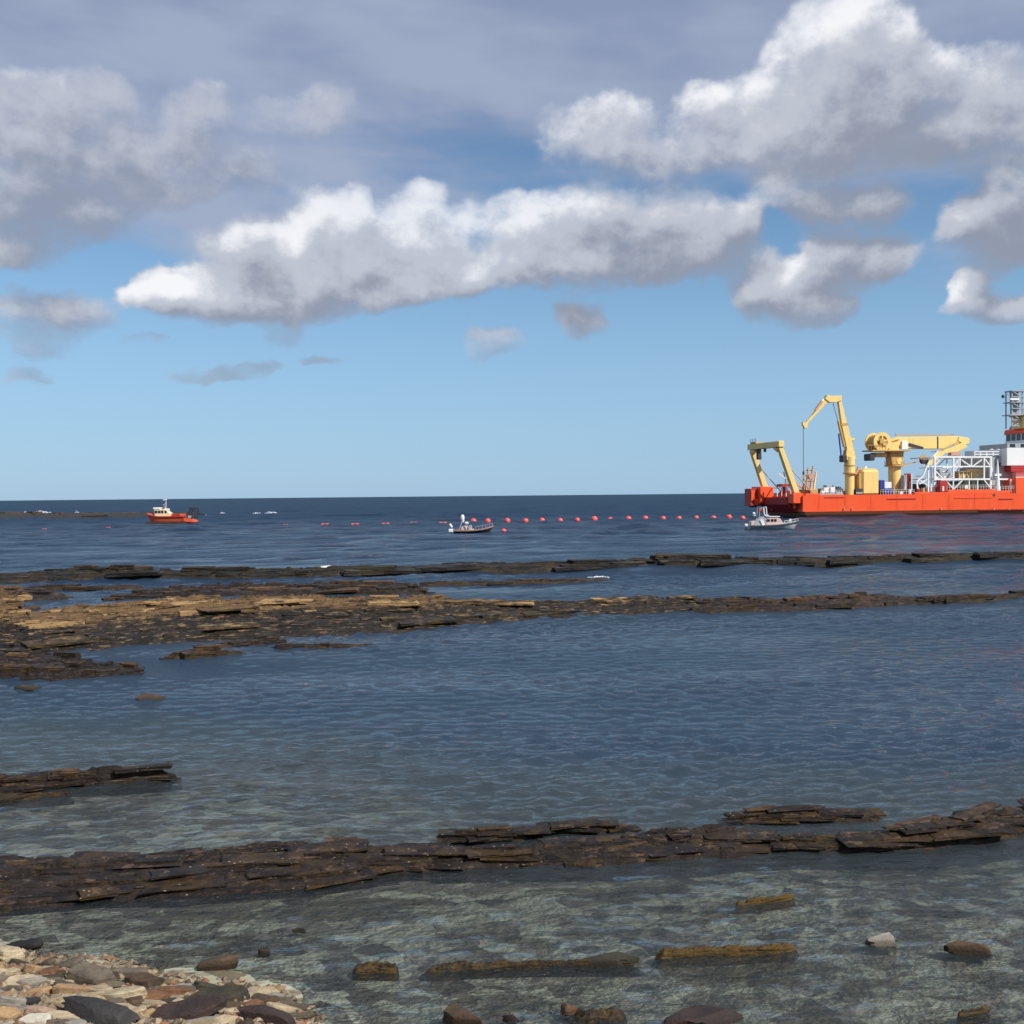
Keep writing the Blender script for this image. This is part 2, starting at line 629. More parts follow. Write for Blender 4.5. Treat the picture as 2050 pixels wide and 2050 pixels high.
M = {}
M['rock_dark'] = rock_mat('weed covered flagstone', (0.135, 0.078, 0.042), (0.040, 0.024, 0.0145), (0.0130, 0.0090, 0.0070), (0.048, 0.028, 0.009), 0.24, 0.58, 0.5, 1.6, 0.55)
M['rock_tan'] = rock_mat('dry tan flagstone', (0.37, 0.235, 0.105), (0.135, 0.083, 0.040), (0.0135, 0.0105, 0.0080), (0.060, 0.038, 0.011), 0.40, 0.64, 0.4, 1.0, 0.5)
M['rock_far'] = rock_mat('distant flagstone', (0.115, 0.076, 0.040), (0.030, 0.022, 0.016), (0.0115, 0.0100, 0.0090), (0.030, 0.022, 0.010), 0.75, 1.25, 0.4, 0.4, 0.1)
M['wrack'] = rock_mat('brown wrack on rock', (0.098, 0.058, 0.014), (0.046, 0.029, 0.010), (0.022, 0.016, 0.010), (0.082, 0.049, 0.012), 0.0, 0.16, 0.7, 3.0, 0.0)


def stone_mat(name, c, c2, rough=0.75, wet=False):
    m, nt, out = new_mat(name)
    p = position()
    rnd = rand_obj()
    x, y, z = sep(p)
    pr = vec(x + rnd * 31.0, y + rnd * 17.0, z)
    a = noise(scaled(pr, 1, 1, 2.5), 3.0, 6, 0.62)
    f = noise(pr, 26.0, 4, 0.6)
    col = mixc(ss(a, 0.36, 0.64), c, c2)
    col = mixc(ss(rnd, 0.0, 1.0) * 0.35, col, mixc(1.0, col, (0.72, 0.66, 0.60), 'MULTIPLY'))
    col = mixc(0.5, col, mixc(1.0, col, mixc(f, (0.5, 0.5, 0.5), (1.5, 1.5, 1.5)), 'MULTIPLY'))
    # the tide line: wet and weedy near the water
    low = 1.0 - ss(z + (a - 0.5) * 0.12, 0.02, 0.12)
    col = mixc(low * 0.85, col, mixc(1.0, col, (0.34, 0.31, 0.26), 'MULTIPLY'))
    principled(nt, out, col, rough, normal=bump(a * 0.7 + f * 0.3, 0.8, 0.05), spec=0.3)
    return m


for nm, c, c2 in (('cream', (0.50, 0.41, 0.27), (0.29, 0.23, 0.145)), ('tan', (0.40, 0.26, 0.135), (0.24, 0.16, 0.09)),
                  ('grey', (0.30, 0.275, 0.235), (0.20, 0.18, 0.155)), ('grey brown', (0.16, 0.13, 0.095), (0.085, 0.07, 0.055)),
                  ('brown', (0.095, 0.060, 0.034), (0.050, 0.036, 0.024)), ('rust', (0.21, 0.105, 0.052), (0.11, 0.060, 0.035)),
                  ('charcoal', (0.026, 0.025, 0.026), (0.045, 0.042, 0.042)), ('maroon', (0.055, 0.034, 0.030), (0.030, 0.021, 0.021)),
                  ('pink', (0.42, 0.29, 0.215), (0.30, 0.20, 0.145)), ('olive', (0.060, 0.052, 0.030), (0.030, 0.028, 0.021)),
                  ('white', (0.60, 0.56, 0.48), (0.46, 0.42, 0.34))):
    M['stone ' + nm] = stone_mat(nm + ' stone', c, c2)

# ------------------------------------------------------------------ ground under water, shore
SHORE = [at(-900, 1820), at(-300, 1888), at(0, 1906), at(60, 1942), at(200, 1952), at(330, 1986), at(540, 2008), at(640, 2085), at(800, 2200), at(1500, 2350), at(2600, 2400)]
SHX = [p.x for p in SHORE]
SHY = [p.y for p in SHORE]


def shore_y(x):
    return np.interp(x, SHX, SHY)


def ground_z(x, y):
    ys = shore_y(x)
    d = y - ys
    z = np.interp(d, [-14, -6, -2.5, 0, 1.5, 4, 7.5, 11, 16, 30, 50, 80, 150, 400], [4.6, 1.9, 0.40, 0.03, -0.09, -0.12, -0.17, -0.42, -1.3, -2.6, -2.4, -3.0, -6, -14])
    n = fbm(x * 0.35, y * 0.35, 4)
    return z + n * np.interp(d, [-3, 0, 3, 9, 20], [0.10, 0.04, 0.05, 0.10, 0.5])


def ground():
    m, nt, out = new_mat('sand and weed ground')
    p = position()
    x, y, z = sep(p)
    a = noise(scaled(p, 0.45, 1.1, 1), 0.75, 6, 0.62)
    b = noise(p, 3.2, 5, 0.6)
    f = noise(p, 22, 3, 0.6)
    sand = mixc(ss(b, 0.3, 0.7), (0.36, 0.36, 0.255), (0.50, 0.495, 0.37))
    weed = mixc(ss(b, 0.35, 0.65), (0.085, 0.077, 0.055), (0.16, 0.13, 0.08))
    vo = voronoi(scaled(p, 1.0, 1.3, 1.0), 2.6, 'Color')
    v1, v2, v3 = sep(vo)
    rub = mixc(v1, (0.10, 0.086, 0.065), (0.33, 0.29, 0.215))
    sand = mixc(ss(v2 + (b - 0.5) * 0.8, 0.42, 0.52), sand, rub)
    c = mixc(ss(a + (b - 0.5) * 0.45, 0.49, 0.61), sand, weed)
    c = mixc(ss(z, -0.03, 0.10), c, mixc(f, (0.075, 0.058, 0.040), (0.25, 0.195, 0.125)))
    principled(nt, out, c, 0.85, normal=bump(b + f * 0.4, 0.7, 0.05), spec=0.2)
    ys = np.concatenate([np.linspace(-14, 8, 24)[:-1], np.linspace(8, 32, 200)[:-1], np.geomspace(32, 420, 60)])
    xs = np.linspace(-1, 1, 241)
    P = np.zeros((len(ys), len(xs), 3))
    for i, yy in enumerate(ys):
        P[i, :, 0] = xs * (18 + max(yy, 0) * 0.62)
        P[i, :, 1] = yy
    P[..., 2] = ground_z(P[..., 0], P[..., 1])
    tag(link('seabed', grid_mesh('seabed', P, m, True), None), 'pale sand and dark weed under the shallow water', None, None, 'structure')


ground()


# ------------------------------------------------------------------ sea
def calm(x, y):
    """sheltered water close in, and slicks"""
    c = np.interp(y, [8, 14, 22, 40, 70, 150, 300], [0.30, 0.42, 0.75, 1.0, 1.0, 1.0, 1.0])
    return c * np.clip(0.9 + 1.5 * fbm(x * 0.035, y * 0.11, 4), 0.25, 1.7)


def sea():
    m, nt, out = new_mat('sea water')
    p = position()
    x, y, z = sep(p)
    att = nt.nodes.new('ShaderNodeAttribute')
    att.attribute_name = 'depth'
    depth = X(att.outputs['Fac'])
    r1 = noise(scaled(p, 0.8, 1.1, 1), 2.4, 4, 0.62)
    r2 = noise(scaled(p, 0.35, 0.5, 1), 1.0, 4, 0.6)
    r3 = noise(scaled(p, 0.8, 1.2, 1), 5.0, 4, 0.65)
    gust = 0.35 + 1.25 * ss(noise(scaled(p, 0.035, 0.12, 1), 1.0, 5, 0.62), 0.36, 0.64)
    nrm = bump((r1 * 1.2 + r2 * 0.3 + r3 * 0.8) * gust, 1.0, 0.13)
    fr = nt.nodes.new('ShaderNodeFresnel')
    fr.inputs[0].default_value = 1.333
    nt.links.new(nrm.s, fr.inputs['Normal'])
    # the chop offshore hides most of the low sky's reflection
    f = X.m('MINIMUM', X(fr.outputs[0]), lin(X.m('LOGARITHM', X.m('MAXIMUM', y, 1.0), 10.0), 1.75, 2.5, WATER_FMAX, 0.14))
    gl = nt.nodes.new('ShaderNodeBsdfGlossy')
    gl.inputs['Roughness'].default_value = 0.08
    nt.links.new(nrm.s, gl.inputs['Normal'])
    body = nt.nodes.new('ShaderNodeBsdfDiffuse')
    bc = mixc(ss(depth, 0.2, 1.6), WATER_SHALLOW, WATER_DEEP)
    bc = mixc(ss(depth, 3.2, 4.4), bc, WATER_SEA)
    nt.links.new(bc.s, body.inputs['Color'])
    nt.links.new(vec(0.0, 0.0, 1.0).s, body.inputs['Normal'])      # light from inside the water does not shade with the ripples
    tr = nt.nodes.new('ShaderNodeBsdfTransparent')
    tr.inputs['Color'].default_value = (0.90, 0.93, 0.93, 1)
    op = 1.0 - X.m('EXPONENT', depth * -2.1)
    mx = nt.nodes.new('ShaderNodeMixShader')
    nt.links.new(op.s, mx.inputs[0])
    nt.links.new(tr.outputs[0], mx.inputs[1])
    nt.links.new(body.outputs[0], mx.inputs[2])
    m2 = nt.nodes.new('ShaderNodeMixShader')
    nt.links.new(f.s, m2.inputs[0])
    nt.links.new(mx.outputs[0], m2.inputs[1])
    nt.links.new(gl.outputs[0], m2.inputs[2])
    nt.links.new(m2.outputs[0], out.inputs[0])

    rows = [6.0]
    while rows[-1] < 3500:
        rows.append(rows[-1] * (1.0026 if rows[-1] < 85 else 1.0052) + 0.006)
    while rows[-1] < 60000:
        rows.append(rows[-1] * 1.25)
    rows = np.array(rows)
    a = np.concatenate([[-1.15, -0.9, -0.72], np.linspace(-0.58, 0.58, 430), [0.72, 0.9, 1.15]])
    Rr, A = np.meshgrid(rows, a, indexing='ij')
    x = Rr * np.tan(A) * 0.9 + 0 * Rr
    y = Rr.copy()
    rs = np.random.RandomState(3)
    z = np.zeros_like(x)
    hx = np.zeros_like(x)
    hy = np.zeros_like(x)
    cm = calm(x, y)
    gust = 0.75 + 0.5 * fbm(x * 0.11 + 5, y * 0.05, 3)
    wa = [[fbm(x * 0.12 * q + 31.7 * c + q, y * 0.12 * q - 12.3 * c, 2) for c in range(5 if q == 1.0 else 3)] for q in (1.0, 0.35, 0.12)]
    step = np.where(Rr < 85, 0.0026 * Rr + 0.006, 0.0052 * Rr)
    for k in range(54):
        lam = 0.24 * (1.10 ** k) * rs.uniform(0.93, 1.07)        # 0.24 m to 40 m
        th = rad(-66) + rs.normal(0, 0.62 if lam > 2 else 0.85)                        # waves run in from the open sea, to the left
        kx, ky = math.cos(th) * 2 * math.pi / lam, math.sin(th) * 2 * math.pi / lam
        steep = 0.105 if lam < 1.0 else (0.105 * lam ** -0.35 if lam < 6 else 0.056 * (6 / lam) ** 0.8)
        amp = steep * lam / (2 * math.pi)
        fade = sstep(3.2, 6.0, lam / step) * sstep(3.6, 6.5, lam / (Rr * 0.00245))
        if lam <= 1.6:
            fade = fade * np.interp(y, [14, 22, 34, 90], [0.7, 0.9, 1.05, 1.5])
        if lam > 1.2:
            fade = fade * np.interp(y, [14, 45, 70, 130, 200], [0.12, 0.30, 0.55, 0.6, 1.35])
        ph = kx * x + ky * y + rs.uniform(0, 6.28) + (4.5 + 2.5 * math.sin(k * 1.7)) * (lambda L_: L_[k % len(L_)])(wa[0 if lam < 2 else (1 if lam < 7 else 2)])
        z += amp * fade * np.sin(ph)
        hx += amp * fade * np.cos(ph) * math.cos(th) * 0.8
        hy += amp * fade * np.cos(ph) * math.sin(th) * 0.8
    z *= cm * gust
    P = np.stack([x + hx * cm, y + hy * cm, z], -1)
    dep = np.clip(-ground_z(x, y), 0, 20)
    dep = np.where(y > 70, np.maximum(dep, 4), dep)
    me = grid_mesh('sea', P, m, True, {'depth': dep})
    tag(link('sea', me, None), 'blue grey rippled sea water', None, None, 'structure')


WATER_FMAX = 0.92
WATER_SHALLOW = (0.058, 0.078, 0.086)
WATER_DEEP = (0.026, 0.050, 0.082)
WATER_SEA = (0.011, 0.031, 0.066)
sea()


# ------------------------------------------------------------------ rock ledges
RNG = random.Random(11)


def slab_mesh(seed, corners=5):
    """a jointed flat stone, unit size: straight broken edges, sharp arris, slightly stepped top"""
    r = random.Random(seed)
    base = [(-.5, -.5), (.5, -.5), (.5, .5), (-.5, .5)]
    ring = []
    for k in range(4):
        a, b = base[k], base[(k + 1) % 4]
        ts = sorted(r.uniform(0.12, 0.9) for _ in range(1 + (r.random() < 0.5)))
        cut = r.uniform(0.03, 0.16)
        ring.append((a[0] * (1 - cut * r.random()), a[1] * (1 - cut * r.random())))
        for t in ts:
            q = 1 - r.uniform(0.0, 0.13)
            ring.append(((a[0] + (b[0] - a[0]) * t) * (q if k % 2 else 1), (a[1] + (b[1] - a[1]) * t) * (1 if k % 2 else q)))
    n = len(ring)
    vs, fs = [], []
    lean = r.uniform(-.03, .03)
    lev = ((-0.6, 1.0, 0), (0.10, 1.0, lean), (0.12, 0.965, lean), (0.5, 0.955, lean * 2))
    if r.random() < 0.45:
        lev = ((-0.6, 1.0, 0), (0.45, 1.0, lean), (0.5, 0.975, lean))
    tx, ty = r.uniform(-.12, .12), r.uniform(-.12, .12)
    for z, sc, ln in lev:
        for x, y in ring:
            vs.append((x * sc + ln, y * sc + ln, z + (x * tx + y * ty) * (z > 0.3)))
    L = len(lev)
    for i in range(L - 1):
        for k in range(n):
            a, b = i * n + k, i * n + (k + 1) % n
            fs.append((a, b, b + n, a + n))
    fs.append(tuple((L - 1) * n + k for k in range(n)))
    fs.append(tuple(range(n - 1, -1, -1)))
    me = bpy.data.meshes.new('slab')
    me.from_pydata(vs, [], fs)
    me.update()
    return me


_slabs = {}


def slab_for(m, k):
    key = (m.name, k)
    if key not in _slabs:
        me = slab_mesh(100 + k)
        me.materials.append(m)
        _slabs[key] = me
    return _slabs[key]


def ledge(name, label, cat, cols, m, ns=420, nt=40, bed=0.14, rag=0.5, nslab=90, slab=(0.6, 2.4), seed=0, grain=1.0, pools=0.0, group=None, thick=(0.10, 0.26), low=0.55, weed=False):
    """cols: pixel x, pixel y of the back edge, pixel y of the front edge, height in metres"""
    r = random.Random(seed)
    xs = np.array([c[0] for c in cols], float)
    s = np.linspace(xs[0], xs[-1], ns)
    yb, yf, hh = (np.interp(s, xs, [c[k] for c in cols]) for k in (1, 2, 3))
    F = np.array([at(a, b, 0.0) for a, b in zip(s, yf)])
    B = np.array([at(a, b, h * 0.75) for a, b, h in zip(s, yb, hh)])
    org = Vector((F.mean(0) + B.mean(0)) / 2)
    org.z = 0
    tt = np.linspace(-0.12, 1.12, nt)
    T, _ = np.meshgrid(tt, s, indexing='ij')
    Q = F[None] + (B - F)[None] * T[..., None]
    x, y = Q[..., 0], Q[..., 1]
    wid = np.linalg.norm(B - F, axis=1)[None]
    # ragged outline, drawn out along the beds
    u = np.cumsum(np.concatenate([[0], np.linalg.norm(np.diff((F + B) / 2, axis=0), axis=1)]))[None] + 0 * T
    w = T * wid
    e1 = fbm(u * 0.22 / grain + seed * 3.1, w * 0.7 / grain, 4, 0.55)
    t2 = T + rag * e1 * np.minimum(1.0, 1.2 / wid + 0.12)
    rise = sstep(0.0, 0.18, t2) * (low + (1 - low) * sstep(0.22, 0.72, t2)) * (1 - sstep(0.88, 1.0, t2))
    el_ = min(1.2, 0.10 * u.max())
    ends = sstep(0, el_, u) * sstep(0, el_, u.max() - u)
    n1 = fbm(u * 0.35 / grain + seed, w * 2.2 / grain + 4, 5, 0.6)
    z = hh[None] * rise * (0.35 + 0.65 * ends) + n1 * hh[None] * 0.55 * rise
    if pools:
        z -= 1.6 * pools * hh[None] * sstep(0.10, 0.36, fbm(u * 0.16 + 9, w * 0.8 + seed, 3)) * sstep(0.35, 0.6, t2)
    # bedding: thin treads and risers that break at different places along the ledge
    step = bed * (1 + 0.5 * fbm(u * 0.05, w * 0.1, 2))
    q = z / step + 1.1 * fbm(u * 0.5 / grain, w * 1.6 / grain + 7, 4)
    fl = np.floor(q)
    fr = q - fl
    z = (fl + sstep(0.62, 1.0, fr)) * step * 0.8 + z * 0.2 + 0.03 * grain * fbm(u * 3 / grain, w * 3 / grain, 3)
    if weed:                                             # limp mats of wrack, barely breaking the surface
        s01 = u / u.max()
        lump = fbm(u * 2.4 + seed, w * 3.0, 4, 0.6)
        mask = 1 - np.abs(2 * s01 - 1) ** 5 - np.abs(2 * T - 1) ** 3 * 0.9 + 0.8 * fbm(u * 0.9 + seed, w * 1.6, 3) + 0.5 * lump
        z = np.minimum(0.22 * mask - 0.09, 0.050 + 0.03 * lump) + 0.045 * np.abs(fbm(u * 7, w * 7, 3))
        t2 = T * 0 + 0.5
    z = np.where(t2 < 0.05, np.minimum(z, (t2 - 0.05) * 1.5 + 0.02), z) - 0.03 * (1 - sstep(0.0, 0.12, t2))
    z -= 0.55 * sstep(0.0, -0.2, t2) + 0.55 * sstep(1.05, 1.2, t2) + 0.10 * (1 - ends)
    z -= 0.7 * sstep(0.0, -0.07, T)
    rim = np.ones_like(z)
    rim[0] = rim[-1] = rim[:, 0] = rim[:, -1] = 0
    rim[1] = rim[-2] = 0.6
    z = np.where(rim < 1, np.minimum(z, -0.6 + 0.5 * rim), z)
    P = np.stack([x, y, z], -1)
    root = empty(name, org)
    tag(root, label, cat, group)
    body = P - np.array(org)
    me = grid_mesh('bedrock', body, m, False)
    link('bedrock', me, None, root)
    R, C = z.shape
    made = 0
    tries = 0
    while made < nslab and tries < nslab * 8:
        tries += 1
        i, j = int(r.uniform(0.18, 0.86) * R), int(r.uniform(0.01, 0.99) * C)
        if z[i, j] < 0.03:
            continue
        a, b = max(0, j - 4), min(C - 1, j + 4)
        d = P[i, b] - P[i, a]
        yaw = math.atan2(d[1], d[0]) + r.gauss(0, 0.12)
        L = slab[0] * (slab[1] / slab[0]) ** (r.random() ** 1.6)
        W = min(L * r.uniform(0.16, 0.50), float(wid[0, j]) * 0.6 + 0.2)
        th = r.uniform(*thick)
        o = link('slab', slab_for(m, r.randrange(24)), None, root)
        o.location = Vector((x[i, j], y[i, j], z[i, j] + th * r.uniform(-0.42, 0.05))) - org
        o.rotation_euler = (r.gauss(0.05, 0.04), r.gauss(0, 0.02), yaw)
        o.scale = (L, W, th)
        made += 1
    return root


ledge('rock_spit', 'long low brown rock spit behind the orange workboat', 'rock spit',
      [(-160, 1021, 1041, 1.0), (60, 1026, 1040, 1.1), (150, 1028, 1040, .9), (230, 1026, 1039, 1.0), (330, 1026, 1034, .7), (400, 1027, 1033, .45)],
      M['rock_far'], 260, 26, 0.3, 0.4, 30, (4, 12), 1, 6.0, thick=(0.3, 0.5))
ledge('rock_ledge', 'thin dark outer ledge crossing the whole bay behind the others', 'rock ledge',
      [(-120, 1158, 1172, .25), (0, 1150, 1166, .40), (120, 1144, 1164, .62), (250, 1140, 1160, .85), (340, 1143, 1159, .55), (560, 1139, 1156, .55), (700, 1138, 1153, .55), (900, 1131, 1146, .55),
       (1060, 1127, 1143, .55), (1240, 1123, 1139, .55), (1310, 1119, 1136, .60)],
      M['rock_far'], 520, 26, 0.18, 0.15, 60, (1.6, 6), 2, 2.5, thick=(0.2, 0.35))
ledge('rock_ledge', 'blocky black raised ledge near the right of the outer reef', 'rock ledge',
      [(1295, 1119, 1136, .55), (1340, 1118, 1136, .75), (1420, 1116, 1135, .85), (1470, 1118, 1133, .70), (1512, 1117, 1132, .75)],
      M['rock_far'], 200, 26, 0.2, 0.25, 26, (1.6, 5), 3, 2.5, thick=(0.2, 0.35))
ledge('rock_ledge', 'thin dark ledge running out to the right edge of the outer reef', 'rock ledge',
      [(1500, 1119, 1132, .55), (1700, 1115, 1128, .58), (1860, 1112, 1124, .58), (2010, 1110, 1119, .45), (2140, 1109, 1117, .3)],
      M['rock_far'], 300, 22, 0.18, 0.15, 26, (1.6, 5), 4, 2.5, thick=(0.2, 0.35))
ledge('rock_ledge', 'low brown ledge at the left edge between the two long reefs', 'rock ledge',
      [(-150, 1168, 1206, .5), (0, 1172, 1208, .5), (45, 1178, 1207, .45), (100, 1186, 1204, .3), (150, 1190, 1199, .2)],
      M['rock_dark'], 200, 26, 0.12, 0.4, 26, (0.8, 3), 5, 1.6)
ledge('rock_ledge', 'small dark flat ledge awash left of the layered black ledge', 'rock ledge',
      [(55, 1174, 1182, .16), (120, 1173, 1181, .2), (200, 1174, 1180, .16), (290, 1170, 1176, .14)],
      M['rock_dark'], 160, 18, 0.1, 0.5, 8, (0.8, 2.5), 6, 1.6)
ledge('rock_ledge', 'layered black ledge just behind the long tan ledge', 'rock ledge',
      [(225, 1199, 1199, .12), (280, 1187, 1198, .3), (350, 1175, 1198, .42), (480, 1169, 1198, .5), (600, 1168, 1194, .5), (740, 1169, 1192, .46), (810, 1168, 1190, .42), (862, 1179, 1188, .3)],
      M['rock_dark'], 420, 34, 0.12, 0.5, 70, (0.8, 3.4), 7, 1.6, 0.3)
ledge('rock_ledge', 'thin dark line of rock awash behind the middle of the tan ledge', 'rock ledge',
      [(840, 1166, 1172, .16), (960, 1163, 1170, .22), (1080, 1160, 1167, .2), (1150, 1158, 1164, .18), (1235, 1155, 1160, .12)],
      M['rock_dark'], 240, 16, 0.1, 0.5, 10, (0.8, 2.5), 8, 1.6)
ledge('rock_ledge', 'long tan and brown layered ledge reaching from the left edge across the bay', 'rock ledge',
      [(-160, 1205, 1324, .75), (0, 1217, 1320, .80), (60, 1231, 1314, .80), (150, 1224, 1306, .85), (240, 1217, 1299, .85), (330, 1204, 1291, .90), (430, 1201, 1280, .90), (560, 1201, 1269, .85), (700, 1202, 1263, .80),
       (850, 1202, 1256, .70), (1000, 1207, 1244, .50), (1150, 1204, 1240, .48), (1270, 1199, 1236, .50), (1370, 1197, 1227, .45), (1420, 1204, 1222, .40)],
      M['rock_tan'], 1000, 110, 0.11, 0.55, 290, (0.5, 3.2), 9, 1.3, thick=(0.06, 0.16), low=0.36)
ledge('rock_ledge', 'dark seaward tail of the long ledge tapering towards the right edge', 'rock ledge',
      [(1380, 1200, 1231, .42), (1480, 1199, 1226, .42), (1560, 1203, 1225, .40), (1650, 1194, 1222, .52), (1720, 1192, 1219, .52), (1800, 1196, 1212, .34), (1880, 1197, 1206, .25), (1960, 1191, 1203, .3), (2060, 1188, 1196, .22), (2160, 1186, 1192, .15)],
      M['rock_dark'], 420, 34, 0.12, 0.45, 60, (0.6, 2.6), 10, 1.3)
ledge('rock_ledge', 'broad dark rock shelf below the left end of the tan ledge', 'rock ledge',
      [(-160, 1305, 1368, .35), (0, 1308, 1363, .38), (120, 1312, 1360, .36), (200, 1326, 1357, .28), (262, 1335, 1350, .18), (300, 1338, 1346, .1)],
      M['rock_dark'], 300, 34, 0.10, 0.6, 60, (0.5, 2.0), 11, 1.1)
ledge('rock_ledge', 'small dark ledge beside the still pool under the tan ledge', 'rock ledge',
      [(338, 1310, 1322, .22), (400, 1304, 1319, .26), (450, 1302, 1314, .24), (500, 1305, 1311, .12)],
      M['rock_dark'], 140, 20, 0.1, 0.5, 10, (0.5, 1.6), 12, 1.1)
ledge('rock_ledge', 'two small dark rocks awash in front of the tan ledge', 'rock ledge',
      [(418, 1290, 1298, .14), (470, 1284, 1297, .22), (530, 1280, 1290, .2), (560, 1283, 1287, .1)],
      M['rock_dark'], 140, 18, 0.1, 0.5, 8, (0.5, 1.6), 13, 1.1)
ledge('rock_ledge', 'faint brown rock barely awash right of the small dark rocks', 'rock ledge',
      [(530, 1294, 1300, .13), (610, 1290, 1298, .17), (690, 1290, 1297, .17), (765, 1286, 1292, .12)],
      M['rock_dark'], 140, 14, 0.08, 0.7, 5, (0.4, 1.2), 14, 1.1)
ledge('rock_ledge', 'narrow dark weedy ledge alone at the left edge in mid water', 'rock ledge',
      [(-200, 1556, 1592, .26), (0, 1556, 1590, .28), (60, 1554, 1582, .28), (160, 1549, 1573, .28), (260, 1545, 1568, .28), (330, 1542, 1563, .26), (366, 1541, 1559, .22)],
      M['rock_dark'], 360, 30, 0.08, 0.4, 34, (0.4, 1.8), 15, 0.8, thick=(0.06, 0.14))
ledge('rock_ledge', 'thin dark sliver of rock below the narrow weedy ledge', 'rock ledge',
      [(-120, 1602, 1612, .1), (0, 1597, 1613, .13), (40, 1592, 1606, .12), (90, 1588, 1597, .08), (150, 1586, 1592, .05)],
      M['rock_dark'], 160, 16, 0.06, 0.5, 8, (0.3, 1.0), 16, 0.8, thick=(0.05, 0.1))
ledge('rock_ledge', 'wide dark brown ledge crossing the near water from the left edge', 'rock ledge',
      [(-220, 1728, 1846, 0.184), (0, 1716, 1828, 0.184), (130, 1709, 1820, 0.184), (275, 1703, 1810, 0.190), (390, 1694, 1801, 0.190), (540, 1686, 1786, 0.190), (700, 1680, 1768, 0.190), (760, 1688, 1758, 0.177),
       (900, 1688, 1749, 0.177), (1050, 1684, 1744, 0.177), (1200, 1678, 1736, 0.177), (1350, 1666, 1731, 0.184), (1440, 1660, 1720, 0.190), (1520, 1664, 1712, 0.190), (1600, 1668, 1708, 0.163)],
      M['rock_dark'], 1200, 120, 0.040, 0.45, 190, (0.2, 1.5), 17, 0.75, 0.35, thick=(0.015, 0.045), low=0.5)
ledge('rock_ledge', 'straight dark raised bed along the back of the near ledge', 'rock ledge',
      [(898, 1668, 1689, 0.177), (960, 1664, 1687, 0.184), (1056, 1660, 1680, 0.177)],
      M['rock_dark'], 200, 22, 0.07, 0.2, 14, (0.4, 1.4), 18, 0.7, thick=(0.015, 0.045))
ledge('rock_ledge', 'long narrow brown bed between two pools behind the near ledge', 'rock ledge',
      [(1040, 1662, 1671, 0.082), (1120, 1655, 1668, 0.122), (1200, 1650, 1667, 0.150), (1258, 1648, 1664, 0.136)],
      M['rock_dark'], 200, 20, 0.07, 0.2, 12, (0.4, 1.4), 19, 0.7, thick=(0.015, 0.045))
ledge('rock_ledge', 'weedy flat topped ledge right of the pale shallow behind the near ledge', 'rock ledge',
      [(1470, 1640, 1655, 0.095), (1530, 1624, 1652, 0.177), (1640, 1619, 1650, 0.204), (1740, 1620, 1648, 0.190), (1772, 1634, 1648, 0.136)],
      M['rock_dark'], 260, 26, 0.07, 0.4, 26, (0.35, 1.4), 20, 0.7, thick=(0.015, 0.045))
ledge('rock_ledge', 'dark near ledge running out of the right edge', 'rock ledge',
      [(1490, 1676, 1708, 0.163), (1570, 1672, 1706, 0.190), (1700, 1668, 1706, 0.218), (1820, 1658, 1703, 0.231), (1900, 1640, 1700, 0.245), (1960, 1622, 1694, 0.258), (2050, 1616, 1687, 0.258), (2200, 1606, 1676, 0.258)],
      M['rock_dark'], 460, 44, 0.08, 0.4, 90, (0.35, 1.6), 21, 0.75, thick=(0.015, 0.045))
ledge('rock_ledge', 'small orange brown weedy patch left of the right hand ledge', 'rock ledge',
      [(1822, 1637, 1648, .24), (1870, 1631, 1646, .27), (1930, 1628, 1644, .28)],
      M['wrack'], 120, 18, 0.06, 0.5, 0, (0.3, 0.8), 22, 0.7, thick=(0.04, 0.08), weed=True)
ledge('rock_ledge', 'low weed covered ledge along the shallows at the bottom centre', 'rock ledge',
      [(825, 1920, 1937, .25), (900, 1914, 1935, .27), (1000, 1907, 1933, .28), (1080, 1903, 1932, .28), (1180, 1901, 1932, .28), (1300, 1901, 1930, .26)],
      M['wrack'], 420, 30, 0.06, 0.5, 0, (0.22, 0.9), 23, 0.6, thick=(0.04, 0.09), weed=True)
ledge('rock_ledge', 'thin strip of brown weed covered rock right of the weedy block', 'rock ledge',
      [(1300, 1894, 1909, .24), (1370, 1886, 1905, .26), (1470, 1881, 1902, .27), (1560, 1878, 1898, .26), (1606, 1878, 1892, .23)],
      M['wrack'], 320, 24, 0.06, 0.4, 0, (0.22, 0.8), 24, 0.6, thick=(0.04, 0.08), weed=True)
ledge('rock_ledge', 'short brown weed tuft of rock at the left end of the weedy ledge', 'rock ledge',
      [(700, 1927, 1933, .2), (745, 1924, 1933, .2), (800, 1926, 1932, .2)],
      M['wrack'], 90, 16, 0.05, 0.5, 0, (0.2, 0.5), 25, 0.6, thick=(0.03, 0.06), weed=True)


ledge('rock_outcrop', 'tall layered tan outcrop at the left edge on the long ledge', 'rock outcrop',
      [(-90, 1206, 1282, 1.35), (0, 1203, 1279, 1.35), (34, 1206, 1276, 1.2), (52, 1222, 1272, .8)],
      M['rock_tan'], 140, 50, 0.16, 0.3, 34, (0.8, 2.2), 30, 1.0, thick=(0.12, 0.3))


